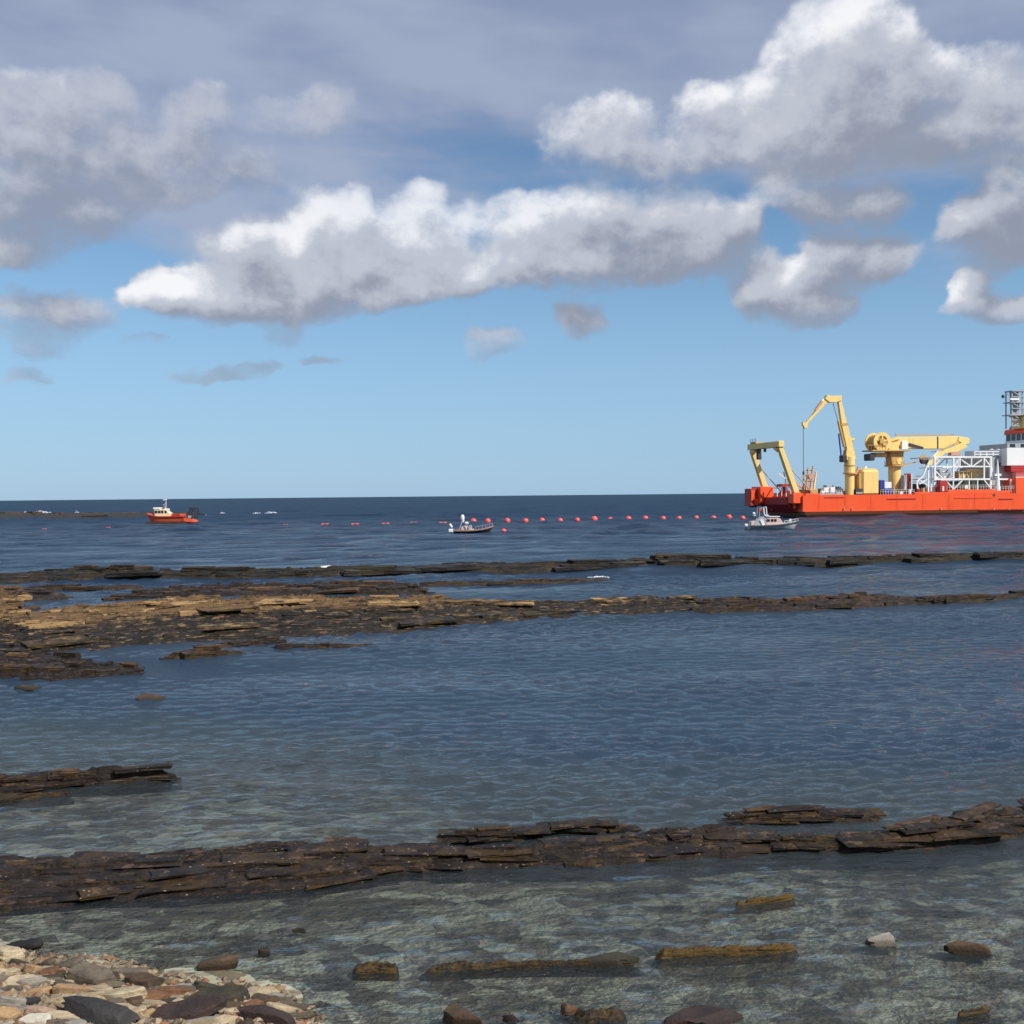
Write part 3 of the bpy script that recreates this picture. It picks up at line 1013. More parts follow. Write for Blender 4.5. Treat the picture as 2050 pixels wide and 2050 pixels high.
# ------------------------------------------------------------------ boulders and shore stones
def boulder_mesh(seed, box=0.5, n1=24, n2=15, rough=0.34):
    """rounded block, unit size, base at z = 0"""
    r = np.random.RandomState(seed)
    V = []
    off = r.uniform(0, 50, 3)
    cuts = []
    for _ in range(11):
        a = r.normal(size=3)
        a[2] = abs(a[2]) * 0.8
        a /= np.linalg.norm(a)
        cuts.append((a, r.uniform(0.48, 0.82)))
    for i in range(n2):
        ph = -math.pi / 2 + math.pi * i / (n2 - 1)
        for j in range(n1):
            th = 2 * math.pi * j / n1
            d = np.array([math.cos(ph) * math.cos(th), math.cos(ph) * math.sin(th), math.sin(ph)])
            k = (abs(d) ** (2 + 4 * box)).sum() ** (-1 / (2 + 4 * box))
            k *= 1 + rough * float(fbm(d[0] * 1.8 + off[0] + d[2], d[1] * 1.8 + off[1] - d[2], 4, 0.6))
            p = d * k
            for a, c in cuts:
                s = p @ a
                if s > c:
                    p = p - a * (s - c) * 0.97
            V.append(p)
    V = np.array(V)
    V[:, :2] *= 0.5 / abs(V[:, :2]).max(0)
    V[:, 2] = (V[:, 2] - V[:, 2].min()) / (V[:, 2].max() - V[:, 2].min())
    F = []
    for i in range(n2 - 1):
        for j in range(n1):
            a, b = i * n1 + j, i * n1 + (j + 1) % n1
            F.append((a, b, b + n1, a + n1))
    me = bpy.data.meshes.new('boulder')
    me.from_pydata([tuple(v) for v in V], [], F)
    bm = bmesh.new()
    bm.from_mesh(me)
    bmesh.ops.remove_doubles(bm, verts=bm.verts, dist=0.002)
    bmesh.ops.recalc_face_normals(bm, faces=bm.faces)
    bm.to_mesh(me)
    bm.free()
    me.shade_smooth()
    me.set_sharp_from_angle(angle=rad(20))
    return me


def flag_mesh(seed):
    """angular flat beach slab with worn corners, unit size, base at z = 0"""
    r = random.Random(seed)
    n = r.randrange(5, 8)
    ring = []
    for k in range(n):
        t = 2 * math.pi * (k + r.uniform(-0.32, 0.32)) / n
        q = r.uniform(0.40, 0.54)
        ring.append((q * math.cos(t), q * math.sin(t)))
    pts = []
    for k in range(n):                                   # chipped corners
        a, b, c = ring[k - 1], ring[k], ring[(k + 1) % n]
        f = r.uniform(0.04, 0.16)
        pts.append((b[0] + (a[0] - b[0]) * f, b[1] + (a[1] - b[1]) * f))
        f = r.uniform(0.04, 0.16)
        pts.append((b[0] + (c[0] - b[0]) * f, b[1] + (c[1] - b[1]) * f))
    n = len(pts)
    tx, ty = r.uniform(-.5, .5), r.uniform(-.5, .5)
    vs, fs = [], []
    lev = ((0.0, 0.94), (0.45, 1.0), (0.52, 0.93), (0.82, 0.90), (0.92, 0.80)) if r.random() < 0.5 else ((0.0, 0.92), (0.40, 1.0), (0.74, 0.98), (0.84, 0.90), (0.90, 0.74))
    for z, sc in lev:
        for k, (x, y) in enumerate(pts):
            q = sc * r.uniform(0.96, 1.03)
            vs.append((x * q, y * q, z + (x * tx + y * ty) * (z > 0.5) + r.uniform(-.04, .04)))
    for i in range(4):
        for k in range(n):
            a, b = i * n + k, i * n + (k + 1) % n
            fs.append((a, b, b + n, a + n))
    vs.append((r.uniform(-.1, .1), r.uniform(-.1, .1), 0.95))
    fs += [(4 * n + k, 4 * n + (k + 1) % n, 5 * n) for k in range(n)]
    me = bpy.data.meshes.new('flagstone')
    me.from_pydata(vs, [], fs)
    me.update()
    return me


_bm = {}


def stone(name, label, px, py, rx, ry, m, box=0.5, flat=1.0, seed=0, group=None, cat='boulder', yaw=None, sink=0.25, z=None, tilt=0.08, flagstone=False):
    """px, py: centre in the photograph, rx, ry: half sizes there"""
    r = random.Random(seed * 7 + int(px))
    key = (m.name, seed % 9, box, flagstone)
    if key not in _bm:
        me = boulder_mesh(500 + seed % 9, box) if not flagstone else flag_mesh(900 + seed % 9)
        me.materials.append(m)
        _bm[key] = me
    g = at(px, py + ry * 0.55, 0.0)
    if z is None:
        zz = float(ground_z(g.x, g.y))
        for _ in range(4):
            g = at(px, py + ry * 0.55, zz)
            zz = float(ground_z(g.x, g.y))
        z = max(zz, -0.04)
        g = at(px, py + ry * 0.55, z)
    d = math.hypot(g.x, g.y)
    el = math.atan2(CAM_H - z, d)
    k = math.hypot(d, CAM_H - z) / F_PX
    W = 2 * rx * k
    H = ry * 1.25 * k * flat
    D = max(0.35 * W, (2 * ry * k - H * math.cos(el)) / math.sin(el))
    D = min(D, W * 1.2)
    o = link(name, _bm[key], None)
    o.location = (g.x, g.y, z - H * sink * 0.6)
    o.scale = (W, D, H * (1 + sink))
    o.rotation_euler = (r.gauss(0, tilt), r.gauss(0, tilt), r.uniform(-0.25, 0.25) if yaw is None else yaw)
    tag(o, label, cat, group)
    return o


def zpx(zx, zy):
    return zx * 0.3313, 1850 + zy * 0.3313


SHORE_STONES = [
    (60, 190, 88, 50, 'cream', .45, 'big rounded cream boulder at the water edge on the far left'),
    (140, 132, 132, 20, 'charcoal', .6, 'long black slab lying in the water behind the cream boulder'),
    (190, 278, 62, 34, 'tan', .4, 'orange tan stone in front of the cream boulder'),
    (300, 300, 66, 34, 'rust', .4, 'rusty brown stone between the orange tan stone and the grey slab'),
    (545, 330, 160, 56, 'grey brown', .6, 'wedge shaped grey brown slab sloping down to the water'),
    (855, 352, 112, 48, 'brown', .8, 'dark brown block with flat top at the shore line'),
    (1310, 243, 128, 44, 'brown', .7, 'rusty brown boulder standing in shallow water off the shore'),
    (1590, 172, 36, 22, 'brown', .5, 'small brown rock in the shallows right of the rusty boulder'),
    (745, 428, 168, 42, 'cream', .5, 'broad cream slab in front of the dark brown block'),
    (1060, 415, 112, 36, 'rust', .4, 'rust red flat stone right of the broad cream slab'),
    (1320, 458, 205, 46, 'olive', .5, 'long dark green slab reaching out into the water'),
    (1590, 446, 62, 30, 'olive', .4, 'small olive stone at the outer end of the dark green slab'),
    (610, 545, 250, 88, 'charcoal', .4, 'large black boulder at the bottom of the shore'),
    (1105, 548, 270, 52, 'maroon', .6, 'long reddish brown slab right of the large black boulder'),
    (1625, 570, 195, 54, 'maroon', .4, 'dark maroon boulder at the bottom edge in the water'),
    (235, 412, 85, 27, 'tan', .4, 'small orange stone left of the pale tan pile'),
    (430, 405, 108, 42, 'tan', .4, 'pale tan stone behind the large black boulder'),
    (340, 472, 75, 34, 'cream', .4, 'cream stone touching the left side of the large black boulder'),
    (255, 545, 100, 38, 'pink', .5, 'pinkish tan stone left of the large black boulder near the bottom'),
    (215, 592, 100, 30, 'white', .5, 'whitish flat stone at the bottom edge under the pinkish stone'),
    (60, 482, 100, 44, 'grey', .4, 'pale grey stone at the left edge above the bottom corner'),
    (190, 482, 64, 32, 'charcoal', .3, 'dark grey stone beside the pale grey one'),
    (40, 562, 90, 38, 'tan', .4, 'orange tan stone in the bottom left corner'),
    (70, 402, 66, 28, 'grey brown', .4, 'grey brown stone above the pale grey stone'),
    (50, 300, 66, 28, 'cream', .4, 'small cream stone just below the big cream boulder'),
    (190, 356, 76, 32, 'grey', .4, 'grey stone below the orange tan and rusty stones'),
    (900, 484, 130, 22, 'cream', .5, 'thin cream flagstone above the long reddish slab'),
    (400, 592, 74, 22, 'grey', .4, 'small grey stone under the left of the large black boulder'),
    (835, 535, 62, 22, 'cream', .4, 'small cream stone wedged right of the large black boulder'),
    (30, 345, 62, 30, 'grey brown', .4, 'dark grey stone at the left edge below the small cream stone'),
]
for i, (zx, zy, rx, ry, c, bx, lab) in enumerate(SHORE_STONES):
    px, py = zpx(zx, zy)
    stone('shore_stone' if rx < 170 else 'shore_slab', lab, px, py, rx * 0.3313, ry * 0.3313, M['stone ' + c], bx, 1.0, i, 'stones on the shore', 'stone', flagstone=bx != .4 or c in ('cream', 'tan', 'pink', 'grey', 'rust'))

OTHERS = [
    (1771, 1884, 36, 17, 'grey', .9, 'pale square block standing in the shallow water', 'boulder'),
    (1942, 1903, 43, 17, 'brown', .6, 'brown weedy boulder right of the pale square block', 'boulder'),
    (920, 2038, 44, 22, 'brown', .5, 'dark tipped brown rock at the bottom edge in the centre', 'boulder'),
    (1142, 2024, 20, 13, 'rust', .4, 'small orange brown stone at the bottom edge in the water', 'stone'),
    (1022, 2041, 17, 12, 'maroon', .4, 'small dark stone at the bottom edge right of the brown rock', 'stone'),
    (1390, 2046, 92, 24, 'maroon', .4, 'long dark rock breaking the water at the bottom edge', 'boulder'),
    (1229, 1922, 72, 17, 'olive', .9, 'square dark weedy block at the end of the weed covered ledge', 'boulder'),
    (305, 1394, 25, 10, 'brown', .5, 'lone brown boulder in the water under the tan ledge', 'boulder'),
    (56, 1375, 27, 8, 'olive', .5, 'dark flat boulder in the water below the rock shelf', 'boulder'),
    (70, 1215, 14, 6, 'brown', .5, 'small dark rock in the pool behind the tan outcrop', 'stone'),
    (600, 1907 - 44, 14, 6, 'olive', .5, 'tiny dark rock just breaking the shallow water', 'stone'),
]
for i, (px, py, rx, ry, c, bx, lab, cat) in enumerate(OTHERS):
    near = py > 1500
    stone('boulder' if cat == 'boulder' else 'stone', lab, px, py, rx, ry, M['stone ' + c], bx, 1.0, 40 + i, None, cat, z=None if near else (0.35 if ry > 30 else -0.05), tilt=0.05)
for i, (px, py, rx, ry, lab) in enumerate([(1531, 1790, 66, 15, 'floating orange brown clump of weed on a rock in the near water'),
                                           (1948, 2012, 38, 18, 'orange brown weed clump in the bottom right corner'),
                                           (1200, 2015, 60, 8, 'low brown weed patch near the bottom edge')]):
    k = 0.05
    ledge('weed_rock', lab, 'weed',
          [(px - rx, py - 1, py + ry * .5, .24), (px - rx * .5, py - ry * .6, py + ry, .28), (px + rx * .3, py - ry, py + ry * .9, .30), (px + rx, py - ry * .9, py - ry * .1, .24)],
          M['wrack'], 110, 24, 0.04, 0.5, 0, (0.2, 0.5), 60 + i, 0.4, thick=(0.03, 0.06), weed=True)

# smaller stones that fill the shore between the large ones
FILL = ['cream', 'tan', 'grey', 'grey brown', 'tan', 'grey', 'cream', 'cream', 'grey brown', 'brown']
n = 0
while n < 230:
    px, py = RNG.uniform(-60, 600), RNG.uniform(1925, 2095)
    g = at(px, py, 0.1)
    if g.y > float(shore_y(g.x)) + 0.15:
        continue
    rx = 10 + 34 * RNG.random() ** 1.5
    c = FILL[RNG.randrange(len(FILL))]
    if float(shore_y(g.x)) - g.y < 0.45 and RNG.random() < 0.7:
        c = RNG.choice(['grey brown', 'brown', 'olive', 'rust', 'grey brown'])
    stone('small_stone', 'small weathered %s stone filling the shore between the larger slabs' % c, px, py, rx, rx * RNG.uniform(0.22, 0.38), M['stone ' + c], .4, 0.75, RNG.randrange(9), 'small %s stones filling the shore' % c, 'stone', tilt=0.16, flagstone=RNG.random() < 0.85, sink=0.1)
    n += 1


# grit and shingle between them
def shingle():
    m, nt, out = new_mat('shingle')
    p = position()
    v = voronoi(p, 14.0, 'Color')
    a, b, c_ = sep(v)
    col = mixc(a, (0.05, 0.04, 0.03), (0.34, 0.27, 0.18))
    principled(nt, out, mixc(ss(b, 0.7, 0.9), col, (0.22, 0.11, 0.06)), 0.85, spec=0.2)
    r = np.random.RandomState(8)
    V, F = [], []
    oct_ = np.array([(1, 0, 0), (0, 1, 0), (-1, 0, 0), (0, -1, 0), (0, 0, 1), (0, 0, -1)], float)
    tri = [(0, 1, 4), (1, 2, 4), (2, 3, 4), (3, 0, 4), (1, 0, 5), (2, 1, 5), (3, 2, 5), (0, 3, 5)]
    n = 0
    while n < 4500:
        px, py = r.uniform(-120, 680), r.uniform(1895, 2110)
        g = at(px, py, 0.05)
        d = float(shore_y(g.x)) - g.y
        if d < -0.5 or (d < 0 and r.rand() < 0.6):
            continue
        g.z = float(ground_z(g.x, g.y))
        s_ = 0.018 + 0.07 * r.rand() ** 3
        q = oct_ * (s_ * np.array([1.3, 1.0, 0.6])) * r.uniform(0.7, 1.25, (6, 3)) + r.normal(0, s_ * 0.15, (6, 3))
        t = r.uniform(0, 6.28)
        R_ = np.array([[math.cos(t), -math.sin(t), 0], [math.sin(t), math.cos(t), 0], [0, 0, 1]])
        q = q @ R_.T + np.array([g.x, g.y, g.z + s_ * 0.25])
        F += [tuple(i + len(V) for i in f) for f in tri]
        V += [tuple(k) for k in q]
        n += 1
    me = bpy.data.meshes.new('shingle')
    me.from_pydata(V, [], F)
    me.materials.append(m)
    tag(link('shingle', me, None), 'brown grit and shingle between the shore stones', 'shingle', None, 'stuff')


shingle()


# ------------------------------------------------------------------ breaking water along the reefs
def foam():
    m, nt, out = new_mat('white foam')
    p = position()
    principled(nt, out, mixc(noise(p, 1.5, 4), (0.66, 0.70, 0.73), (0.86, 0.88, 0.89)), 0.8, spec=0.2)
    mb = MB()
    r = random.Random(5)
    spots = [(62, 103, 1026, .9), (45, 56, 1026, .5), (150, 158, 1025, .5), (438, 452, 1028, .6), (506, 522, 1027, .6), (530, 556, 1027, .6), (405, 415, 1030, .25),
             (722, 752, 1136, .22), (1178, 1220, 1155, .22), 
             (1532, 1556, 1128, .25), (2000, 2022, 1113, .35), (2022, 2046, 1116, .12), 
             (640, 668, 1133, .12), ]
    for x0, x1, y, h in spots:
        far = y < 1100
        for rep in range(3 if far else 2):
            a0 = x0 + (x1 - x0) * r.uniform(0, 0.35) * (rep > 0)
            a1 = x1 - (x1 - x0) * r.uniform(0, 0.35) * (rep > 0)
            n = max(5, int((a1 - a0) / 1.6))
            dy = r.uniform(-1.2, 1.2) * rep
            vs, fs = [], []
            for q in range(n + 1):
                t = q / n
                px = a0 + (a1 - a0) * t
                g = at(px, y + dy + 0.6 * math.sin(t * 7 + rep) + r.uniform(-0.3, 0.3), 0.0)
                e = max(0.0, math.sin(math.pi * t)) ** 0.6
                hh = h * (1.0 if far else 0.55) * e * r.uniform(0.1, 0.75)
                w = g.y / F_PX * r.uniform(0.8, 2.0) * (2.5 if far else 0.8)
                vs += [(g.x, g.y - w * 1.4, -0.12), (g.x + r.uniform(-.1, .1), g.y - w * 0.4, hh * 0.55), (g.x, g.y + w * 0.2, hh), (g.x, g.y + w, -0.12)]
            for q in range(n):
                for k in range(3):
                    b = q * 4 + k
                    fs.append((b, b + 4, b + 5, b + 1))
            mb.add(vs, fs)
    o = mb.build('foam', m, None, True)
    tag(o, 'white foam where small waves break on the reefs', 'foam', None, 'stuff')


foam()


# ------------------------------------------------------------------ the cable ship
M['hull'] = paint('orange red hull paint', (0.94, 0.105, 0.024), 0.45, 0.42, (0.46, 0.060, 0.025), 1.3)
M['boot'] = paint('dark antifouling', (0.060, 0.026, 0.018), 0.6, 0.5, (0.10, 0.08, 0.05), 0.5)
M['bootlite'] = paint('rust brown boot top', (0.26, 0.085, 0.035), 0.6, 0.6, (0.09, 0.06, 0.04), 0.4)
M['yellow'] = paint('crane yellow', (0.86, 0.61, 0.21), 0.5, 0.42, (0.33, 0.19, 0.07), 1.6)
M['ochre'] = paint('worn ochre steel', (0.55, 0.33, 0.10), 0.55, 0.5, (0.16, 0.09, 0.04), 0.8)
M['white'] = paint('white ship paint', (0.80, 0.80, 0.78), 0.45, 0.15, (0.35, 0.28, 0.20), 0.5)
M['greyp'] = paint('grey ship paint and shaded white', (0.36, 0.38, 0.40), 0.5, 0.25, (0.18, 0.16, 0.14), 0.5)
M['darkp'] = paint('dark steel', (0.035, 0.036, 0.040), 0.5, 0.4, (0.07, 0.05, 0.04), 1.0)
M['bluep'] = paint('blue container paint', (0.03, 0.045, 0.30), 0.5, 0.2)
M['greenp'] = paint('dark green paint', (0.028, 0.060, 0.032), 0.55, 0.3)
M['redp'] = paint('dark red paint and shaded hull', (0.40, 0.028, 0.022), 0.5, 0.25)  # also used as the shaded hull red at the stern
M['deckp'] = paint('worn red deck', (0.28, 0.09, 0.055), 0.7, 0.4)
M['pinkp'] = paint('faded pink steel', (0.55, 0.30, 0.22), 0.6, 0.4)


def glass_mat():
    m, nt, out = new_mat('dark window glass')
    principled(nt, out, (0.012, 0.018, 0.022), 0.08, spec=0.7)
    return m


M['glass'] = glass_mat()
M['cable'] = paint('black cable', (0.025, 0.025, 0.027), 0.6, 0.2)

PHI = rad(12)
SO = at(1608, 1036, 0)
E1 = Vector((math.cos(PHI), math.sin(PHI), 0))
E2 = Vector((-math.sin(PHI), math.cos(PHI), 0))
ship = empty('cable_laying_ship', SO, PHI)
tag(ship, 'large orange red cable laying ship with yellow cranes at the right edge', 'ship')


def SP(px, py, yl):
    """photograph pixel -> ship coordinates on the fore-and-aft plane yl metres from the near side"""
    d = ray(px, py)
    C = Vector((0, 0, CAM_H))
    k = (yl - (C - SO).dot(E2)) / d.dot(E2)
    p = C + d * k - SO
    return Vector((p.dot(E1), yl, p.z))


BEAM = 22.0
DZ = SP(1700, 991, 0).z              # main deck edge
FX = SP(2034, 960, 0).x              # forecastle step
FZ = SP(2040, 956, 0).z


def half(x):
    if x > FX + 22:
        t = (x - FX - 22) / 26.0
        return max(0.02, 1 - t ** 2.2)
    return 1.0


def hull_mesh(z0, z1, x0, x1, grow=0.0, lowin=0.0, xs=None):
    xs = xs or list(np.linspace(x0, min(x1, FX + 22), 14)) + [q for q in np.linspace(FX + 24, FX + 48, 10) if q <= x1]
    vs, fs = [], []
    for x in xs:
        b = half(x) * BEAM / 2
        for y in (BEAM / 2 - b - grow, BEAM / 2 + b + grow):
            inn = lowin if y < BEAM / 2 else -lowin
            vs += [(x, y + inn, z0), (x, y, z1)]
    n = len(xs)
    for i in range(n - 1):
        a, b = i * 4, i * 4 + 4
        fs += [(a, b, b + 1, a + 1), (a + 2, a + 3, b + 3, b + 2), (a + 1, b + 1, b + 3, a + 3), (a, a + 2, b + 2, b)]
    fs += [(0, 1, 3, 2), ((n - 1) * 4, (n - 1) * 4 + 2, (n - 1) * 4 + 3, (n - 1) * 4 + 1)]
    return MB().add(vs, fs)


zb = SP(1800, 1022, 0).z             # top of the dark band
hull_o = hull_mesh(zb, DZ, 0, FX + 60, 0, 0.25).build('hull', M['hull'], ship)
hull_mesh(zb - 0.75, zb, 0.6, FX + 60, -0.004, 0.35).build('boot_top', M['bootlite'], hull_o)
hull_mesh(-3.0, zb - 0.75, 1.2, FX + 60, -0.36, 1.6).build('bottom', M['boot'], hull_o)
# plating seams and rubbing bands on the side
for py, x0, x1, m in ((996.0, 1650, 1690, 'redp'), (999, 1776, 1834, 'redp'), (996.5, 1910, 1986, 'hull'), (999, 2000, 2028, 'redp'), (1021.0, 1960, 2050, 'redp')):
    a, b = SP(x0, py, 0), SP(x1, py, 0)
    MB().box(a.x, b.x, -0.06, 0.02, a.z - 0.10, a.z + 0.10).build('rubbing_band', M[m], hull_o)
for px in (1690, 1706, 1884, 1990, 2020):
    a = SP(px, 1019, 0)
    MB().box(a.x - 0.12, a.x + 0.12, -0.10, 0.02, a.z - 0.25, a.z + 0.35).build('draught_bracket', M['pinkp'], hull_o)
a = SP(1990, 991, 0)
MB().tube((a.x, -0.05, a.z), (a.x, 0.1, a.z), 0.35, n=12).build('hawse_hole', M['darkp'], hull_o)
# underside of the stern, its shade put into a darker red: the counter sweeps up, with a slipway of ribs
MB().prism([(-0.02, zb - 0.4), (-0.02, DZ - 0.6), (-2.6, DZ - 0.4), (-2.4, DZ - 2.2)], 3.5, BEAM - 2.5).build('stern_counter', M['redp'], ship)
for yl, px0, py0, px1, py1 in ((15, 1557, 996, 1567, 1021), (10.5, 1575, 998, 1580, 1012), (2.6, 1594, 992, 1598, 1018)):
    p, q = SP(px0, py0, yl), SP(px1, py1, yl)
    MB().bar((min(p.x, -0.6) - .9, yl, p.z), (-0.9, yl, q.z), 0.55, 0.5).build('stern_rib', M['hull'], ship)
# deck
hull_mesh(DZ, DZ + 0.06, 0.3, FX, -0.35).build('deck', M['deckp'], ship)
# bulwarks along the side, raised in steps
for x0, x1, py, m in ((1612, 1640, 988, 'hull'), (1640, 1688, 989, 'pinkp'), (1831, 1862, 985, 'hull'), (1862, 1898, 985.5, 'hull'), (1898, 1990, 980, 'hull'), (1990, 2022, 982, 'hull')):
    a, b = SP(x0, py, 0.15), SP(x1, py, 0.15)
    MB().box(a.x, b.x - 0.02, 0.02, 0.3, DZ + 0.003, (a.z + b.z) / 2).build('bulwark', M[m], ship, bevel=0.03)
a, b = SP(1612, 988, 21.8), SP(1990, 985, 21.8)
MB().box(a.x, b.x, BEAM - 0.3, BEAM - 0.02, DZ + 0.003, DZ + 1.0).build('bulwark', M['hull'], ship)
# forecastle
hull_mesh(DZ + 0.004, FZ, FX, FX + 60, 0.01, 0, xs=[FX, FX + 6, FX + 14, FX + 22, FX + 30, FX + 38, FX + 44, FX + 48]).build('forecastle', M['hull'], ship)


# ---- stern sponson and rollers on the far quarter
def sbox(name, px0, px1, py0, py1, y0, y1, m, parent, bevel=0.05, ref=None):
    """box from its near face in the photograph"""
    a, b = SP(px0, py1, y0), SP(px1, py0, y0)
    return MB().box(a.x, b.x, y0, y1, a.z, b.z).build(name, M[m], parent, bevel=bevel)


sp = sbox('stern_sponson', 1522, 1549, 974, 1008, 16.5, 21.8, 'hull', ship, 0.12)
sbox('roller_frame', 1502, 1523, 978, 1013, 18.0, 21.5, 'redp', sp, 0.1)  # shade of the recessed left part painted in as darker red
sbox('cheek_plate', 1504, 1512, 982, 1003, 17.8, 18.0, 'hull', sp, 0.02)
sbox('cheek_plate', 1512, 1521, 998, 1011, 17.8, 18.0, 'hull', sp, 0.02)
p = SP(1508, 1013, 19.5)
MB().tube((p.x, 18.2, p.z + 0.2), (p.x, 21.3, p.z + 0.2), 0.55, n=16).build('stern_roller', M['darkp'], sp, True)
p = SP(1533, 1003, 16.4)
MB().tube((p.x, 16.1, p.z), (p.x, 16.5, p.z), 0.75, n=16).build('sheave', M['redp'], sp, True)
sp2 = sbox('stern_sponson', 1588, 1609, 988, 1008, 0.6, 4.2, 'hull', ship, 0.1)
a, b = SP(1552, 977, 12), SP(1582, 977, 12)
MB().box(-0.4, -0.15, 4.4, 16.4, a.z - 0.1, a.z + 0.12).build('stern_rail', M['white'], ship)
for yl in (6, 8.5, 11, 13.5):
    MB().box(-0.36, -0.18, yl - 0.06, yl + 0.06, DZ - 0.2, a.z - 0.102).build('stern_stanchion', M['white'], ship)
for yl, s in ((6, 1.0), (9.5, 1.5), (13.2, 1.2)):
    MB().box(0.6, 0.6 + s * 1.3, yl, yl + s, DZ + 0.06, DZ + 0.06 + s * 0.8).build('stern_winch', M['redp'], ship, bevel=0.08)

# ---- A-frame over the stern
ya, yb_ = 2.6, 18.6
t1, t2 = SP(1561, 889, ya), SP(1508, 891, yb_)
f1, f2 = SP(1594, 990, ya), SP(1530, 974, yb_)
f1.z = DZ + 0.3
f2.z = DZ + 0.3
f2.x = f1.x - 0.2
t2.x = t1.x
t2.z = t1.z
af = MB().bar(t1 + Vector((0, -0.9, 0)), t2 + Vector((0, 1.2, 0)), 1.5, 1.5).build('a_frame', M['yellow'], ship, bevel=0.1)
for f, t in ((f1, t1), (f2, t2)):
    MB().bar(f, t + Vector((0, 0, -0.77)), 1.5, 1.35, 1.25, 1.15).build('leg', M['yellow'], af, bevel=0.08)
    MB().box(f.x - 0.9, f.x + 0.9, f.y - 0.8, f.y + 0.8, DZ + 0.02, DZ + 0.75).build('foot', M['hull'], af)
    mid = f.lerp(t, 0.55)
    MB().tube(Vector((f.x + 4.6, f.y + 0.3, DZ + 0.5)), mid + Vector((0.6, 0.3, 0)), 0.16, 0.11, 8).build('ram', M['greyp'], af)
p = t2 + Vector((0, -2.4, 0))
MB().box(p.x - 0.8, p.x + 0.8, p.y - 1.6, p.y + 1.6, p.z + 0.76, p.z + 1.15).build('walkway', M['ochre'], af)
for k in range(4):
    q = p + Vector((-0.75, -1.5 + k, 1.15))
    MB().box(q.x - 0.05, q.x + 0.05, q.y - 0.05, q.y + 0.05, q.z, q.z + 0.9).build('handrail_post', M['darkp'], af)
q = p + Vector((0, -1.6, -0.76))
MB().bar(q, q + Vector((0.1, 0, -2.6)), 0.9, 1.1).build('docking_head', M['darkp'], af, bevel=0.1)
q = t1.lerp(t2, 0.5)
MB().tube(q + Vector((-0.15, 0, -0.76)), q + Vector((-0.15, 0, -1.6)), 0.35, n=12).build('hanging_block', M['darkp'], af)
MB().bar(f1.lerp(t1, .97) + Vector((-.2, 0.4, -1.2)), f1.lerp(t1, .97) + Vector((-.2, 2.4, -0.4)), 0.9, 0.8).build('knee_brace', M['yellow'], af)
MB().bar(f2.lerp(t2, .97) + Vector((-.2, -0.4, -1.2)), f2.lerp(t2, .97) + Vector((-.2, -2.4, -0.4)), 0.9, 0.8).build('knee_brace', M['yellow'], af)

# small davit and clutter near the stern
d0 = SP(1541, 962, 12)
dv = MB().tube((1.4, 12, DZ + 0.06), (1.4, 12, DZ + 4.2), 0.22, n=8).build('stern_davit', M['greyp'], ship)
MB().bar((1.4, 12, DZ + 4.2), (-0.4, 12.4, DZ + 5.6), 0.3).build('davit_arm', M['white'], dv)
MB().bar((1.4, 12, DZ + 3.4), (0.9, 12.2, DZ + 6.0), 0.24).build('davit_stay', M['darkp'], dv)
MB().bar((1.4, 12, DZ + 2.0), (3.0, 12, DZ + 0.1), 0.2).build('davit_brace', M['white'], dv)
# cable engine behind the A-frame
e = MB()
p, q = SP(1612, 988, 6), SP(1636, 936, 6)
en = MB().box(p.x, p.x + 3.2, 5.5, 9.5, DZ + 0.06, DZ + 1.5).build('cable_engine', M['ochre'], ship, bevel=0.06)
for dx, h, mm in ((0.5, q.z, 'ochre'), (1.7, q.z + 0.4, 'pinkp'), (2.6, q.z - 1.0, 'yellow')):
    MB().bar((p.x + dx - .3, 6, DZ + 1.5), (p.x + dx + .5, 6.2, h), 0.42, 0.42, 0.26, 0.26).build('upright', M[mm], en)
    MB().bar((p.x + dx + .4, 8.6, DZ + 1.5), (p.x + dx + .4, 8.6, h - 0.8), 0.3).build('upright', M[mm], en)
for zz in (0.35, 0.6, 0.85):
    z = DZ + 1.5 + (q.z - DZ - 1.5) * zz
    MB().box(p.x + 0.2, p.x + 2.8, 6.5, 6.7, z, z + 0.22).build('cross_bar', M['ochre'], en)
MB().tube((p.x + 1.5, 5.6, q.z - 2.2), (p.x + 1.5, 6.4, q.z - 2.2), 0.7, n=14).build('wheel', M['pinkp'], en, True)
MB().bar((p.x - 2.0, 7, DZ + 3.0), (p.x + 1.0, 7, DZ + 1.2), 0.5).build('cable_guide', M['pinkp'], en)
MB().box(p.x - 5.2, p.x - 3.0, 8, 11, DZ + 2.2, DZ + 2.9).build('guide_tray', M['redp'], en)
MB().box(p.x - 4.4, p.x - 3.9, 9, 9.5, DZ + 0.06, DZ + 2.2).build('tray_post', M['redp'], en)
rr = random.Random(4)
for px0, px1, h, yl, mm in ((1645, 1651, 5, 3, 'white'), (1650, 1662, 12, 5, 'white'), (1655, 1668, 17, 7, 'greyp'), (1663, 1672, 13, 4.5, 'white'), (1673, 1688, 10, 5, 'darkp'), (1668, 1684, 14, 9, 'greyp'),
                            (1640, 1646, 10, 8, 'darkp'), (1714, 1722, 34, 8, 'pinkp'), (1721, 1730, 40, 9, 'ochre'), (1716, 1730, 16, 5, 'pinkp'), (1713, 1727, 10, 3.5, 'darkp')):
    a, b = SP(px0, 988, yl), SP(px1, 988 - h, yl)
    w = max(0.8, min(2.2, b.x - a.x))
    o = MB().box(a.x, b.x, yl, yl + w, DZ + 0.06, b.z).build('deck_locker' if h < 20 else 'reel_frame', M[mm], ship, bevel=0.05)
    MB().box(a.x + .1, b.x - .1, yl - 0.08, yl - 0.003, DZ + 0.3, DZ + 0.3 + (b.z - DZ) * 0.25).build('hatch', M['greyp' if mm != 'greyp' else 'white'], o)
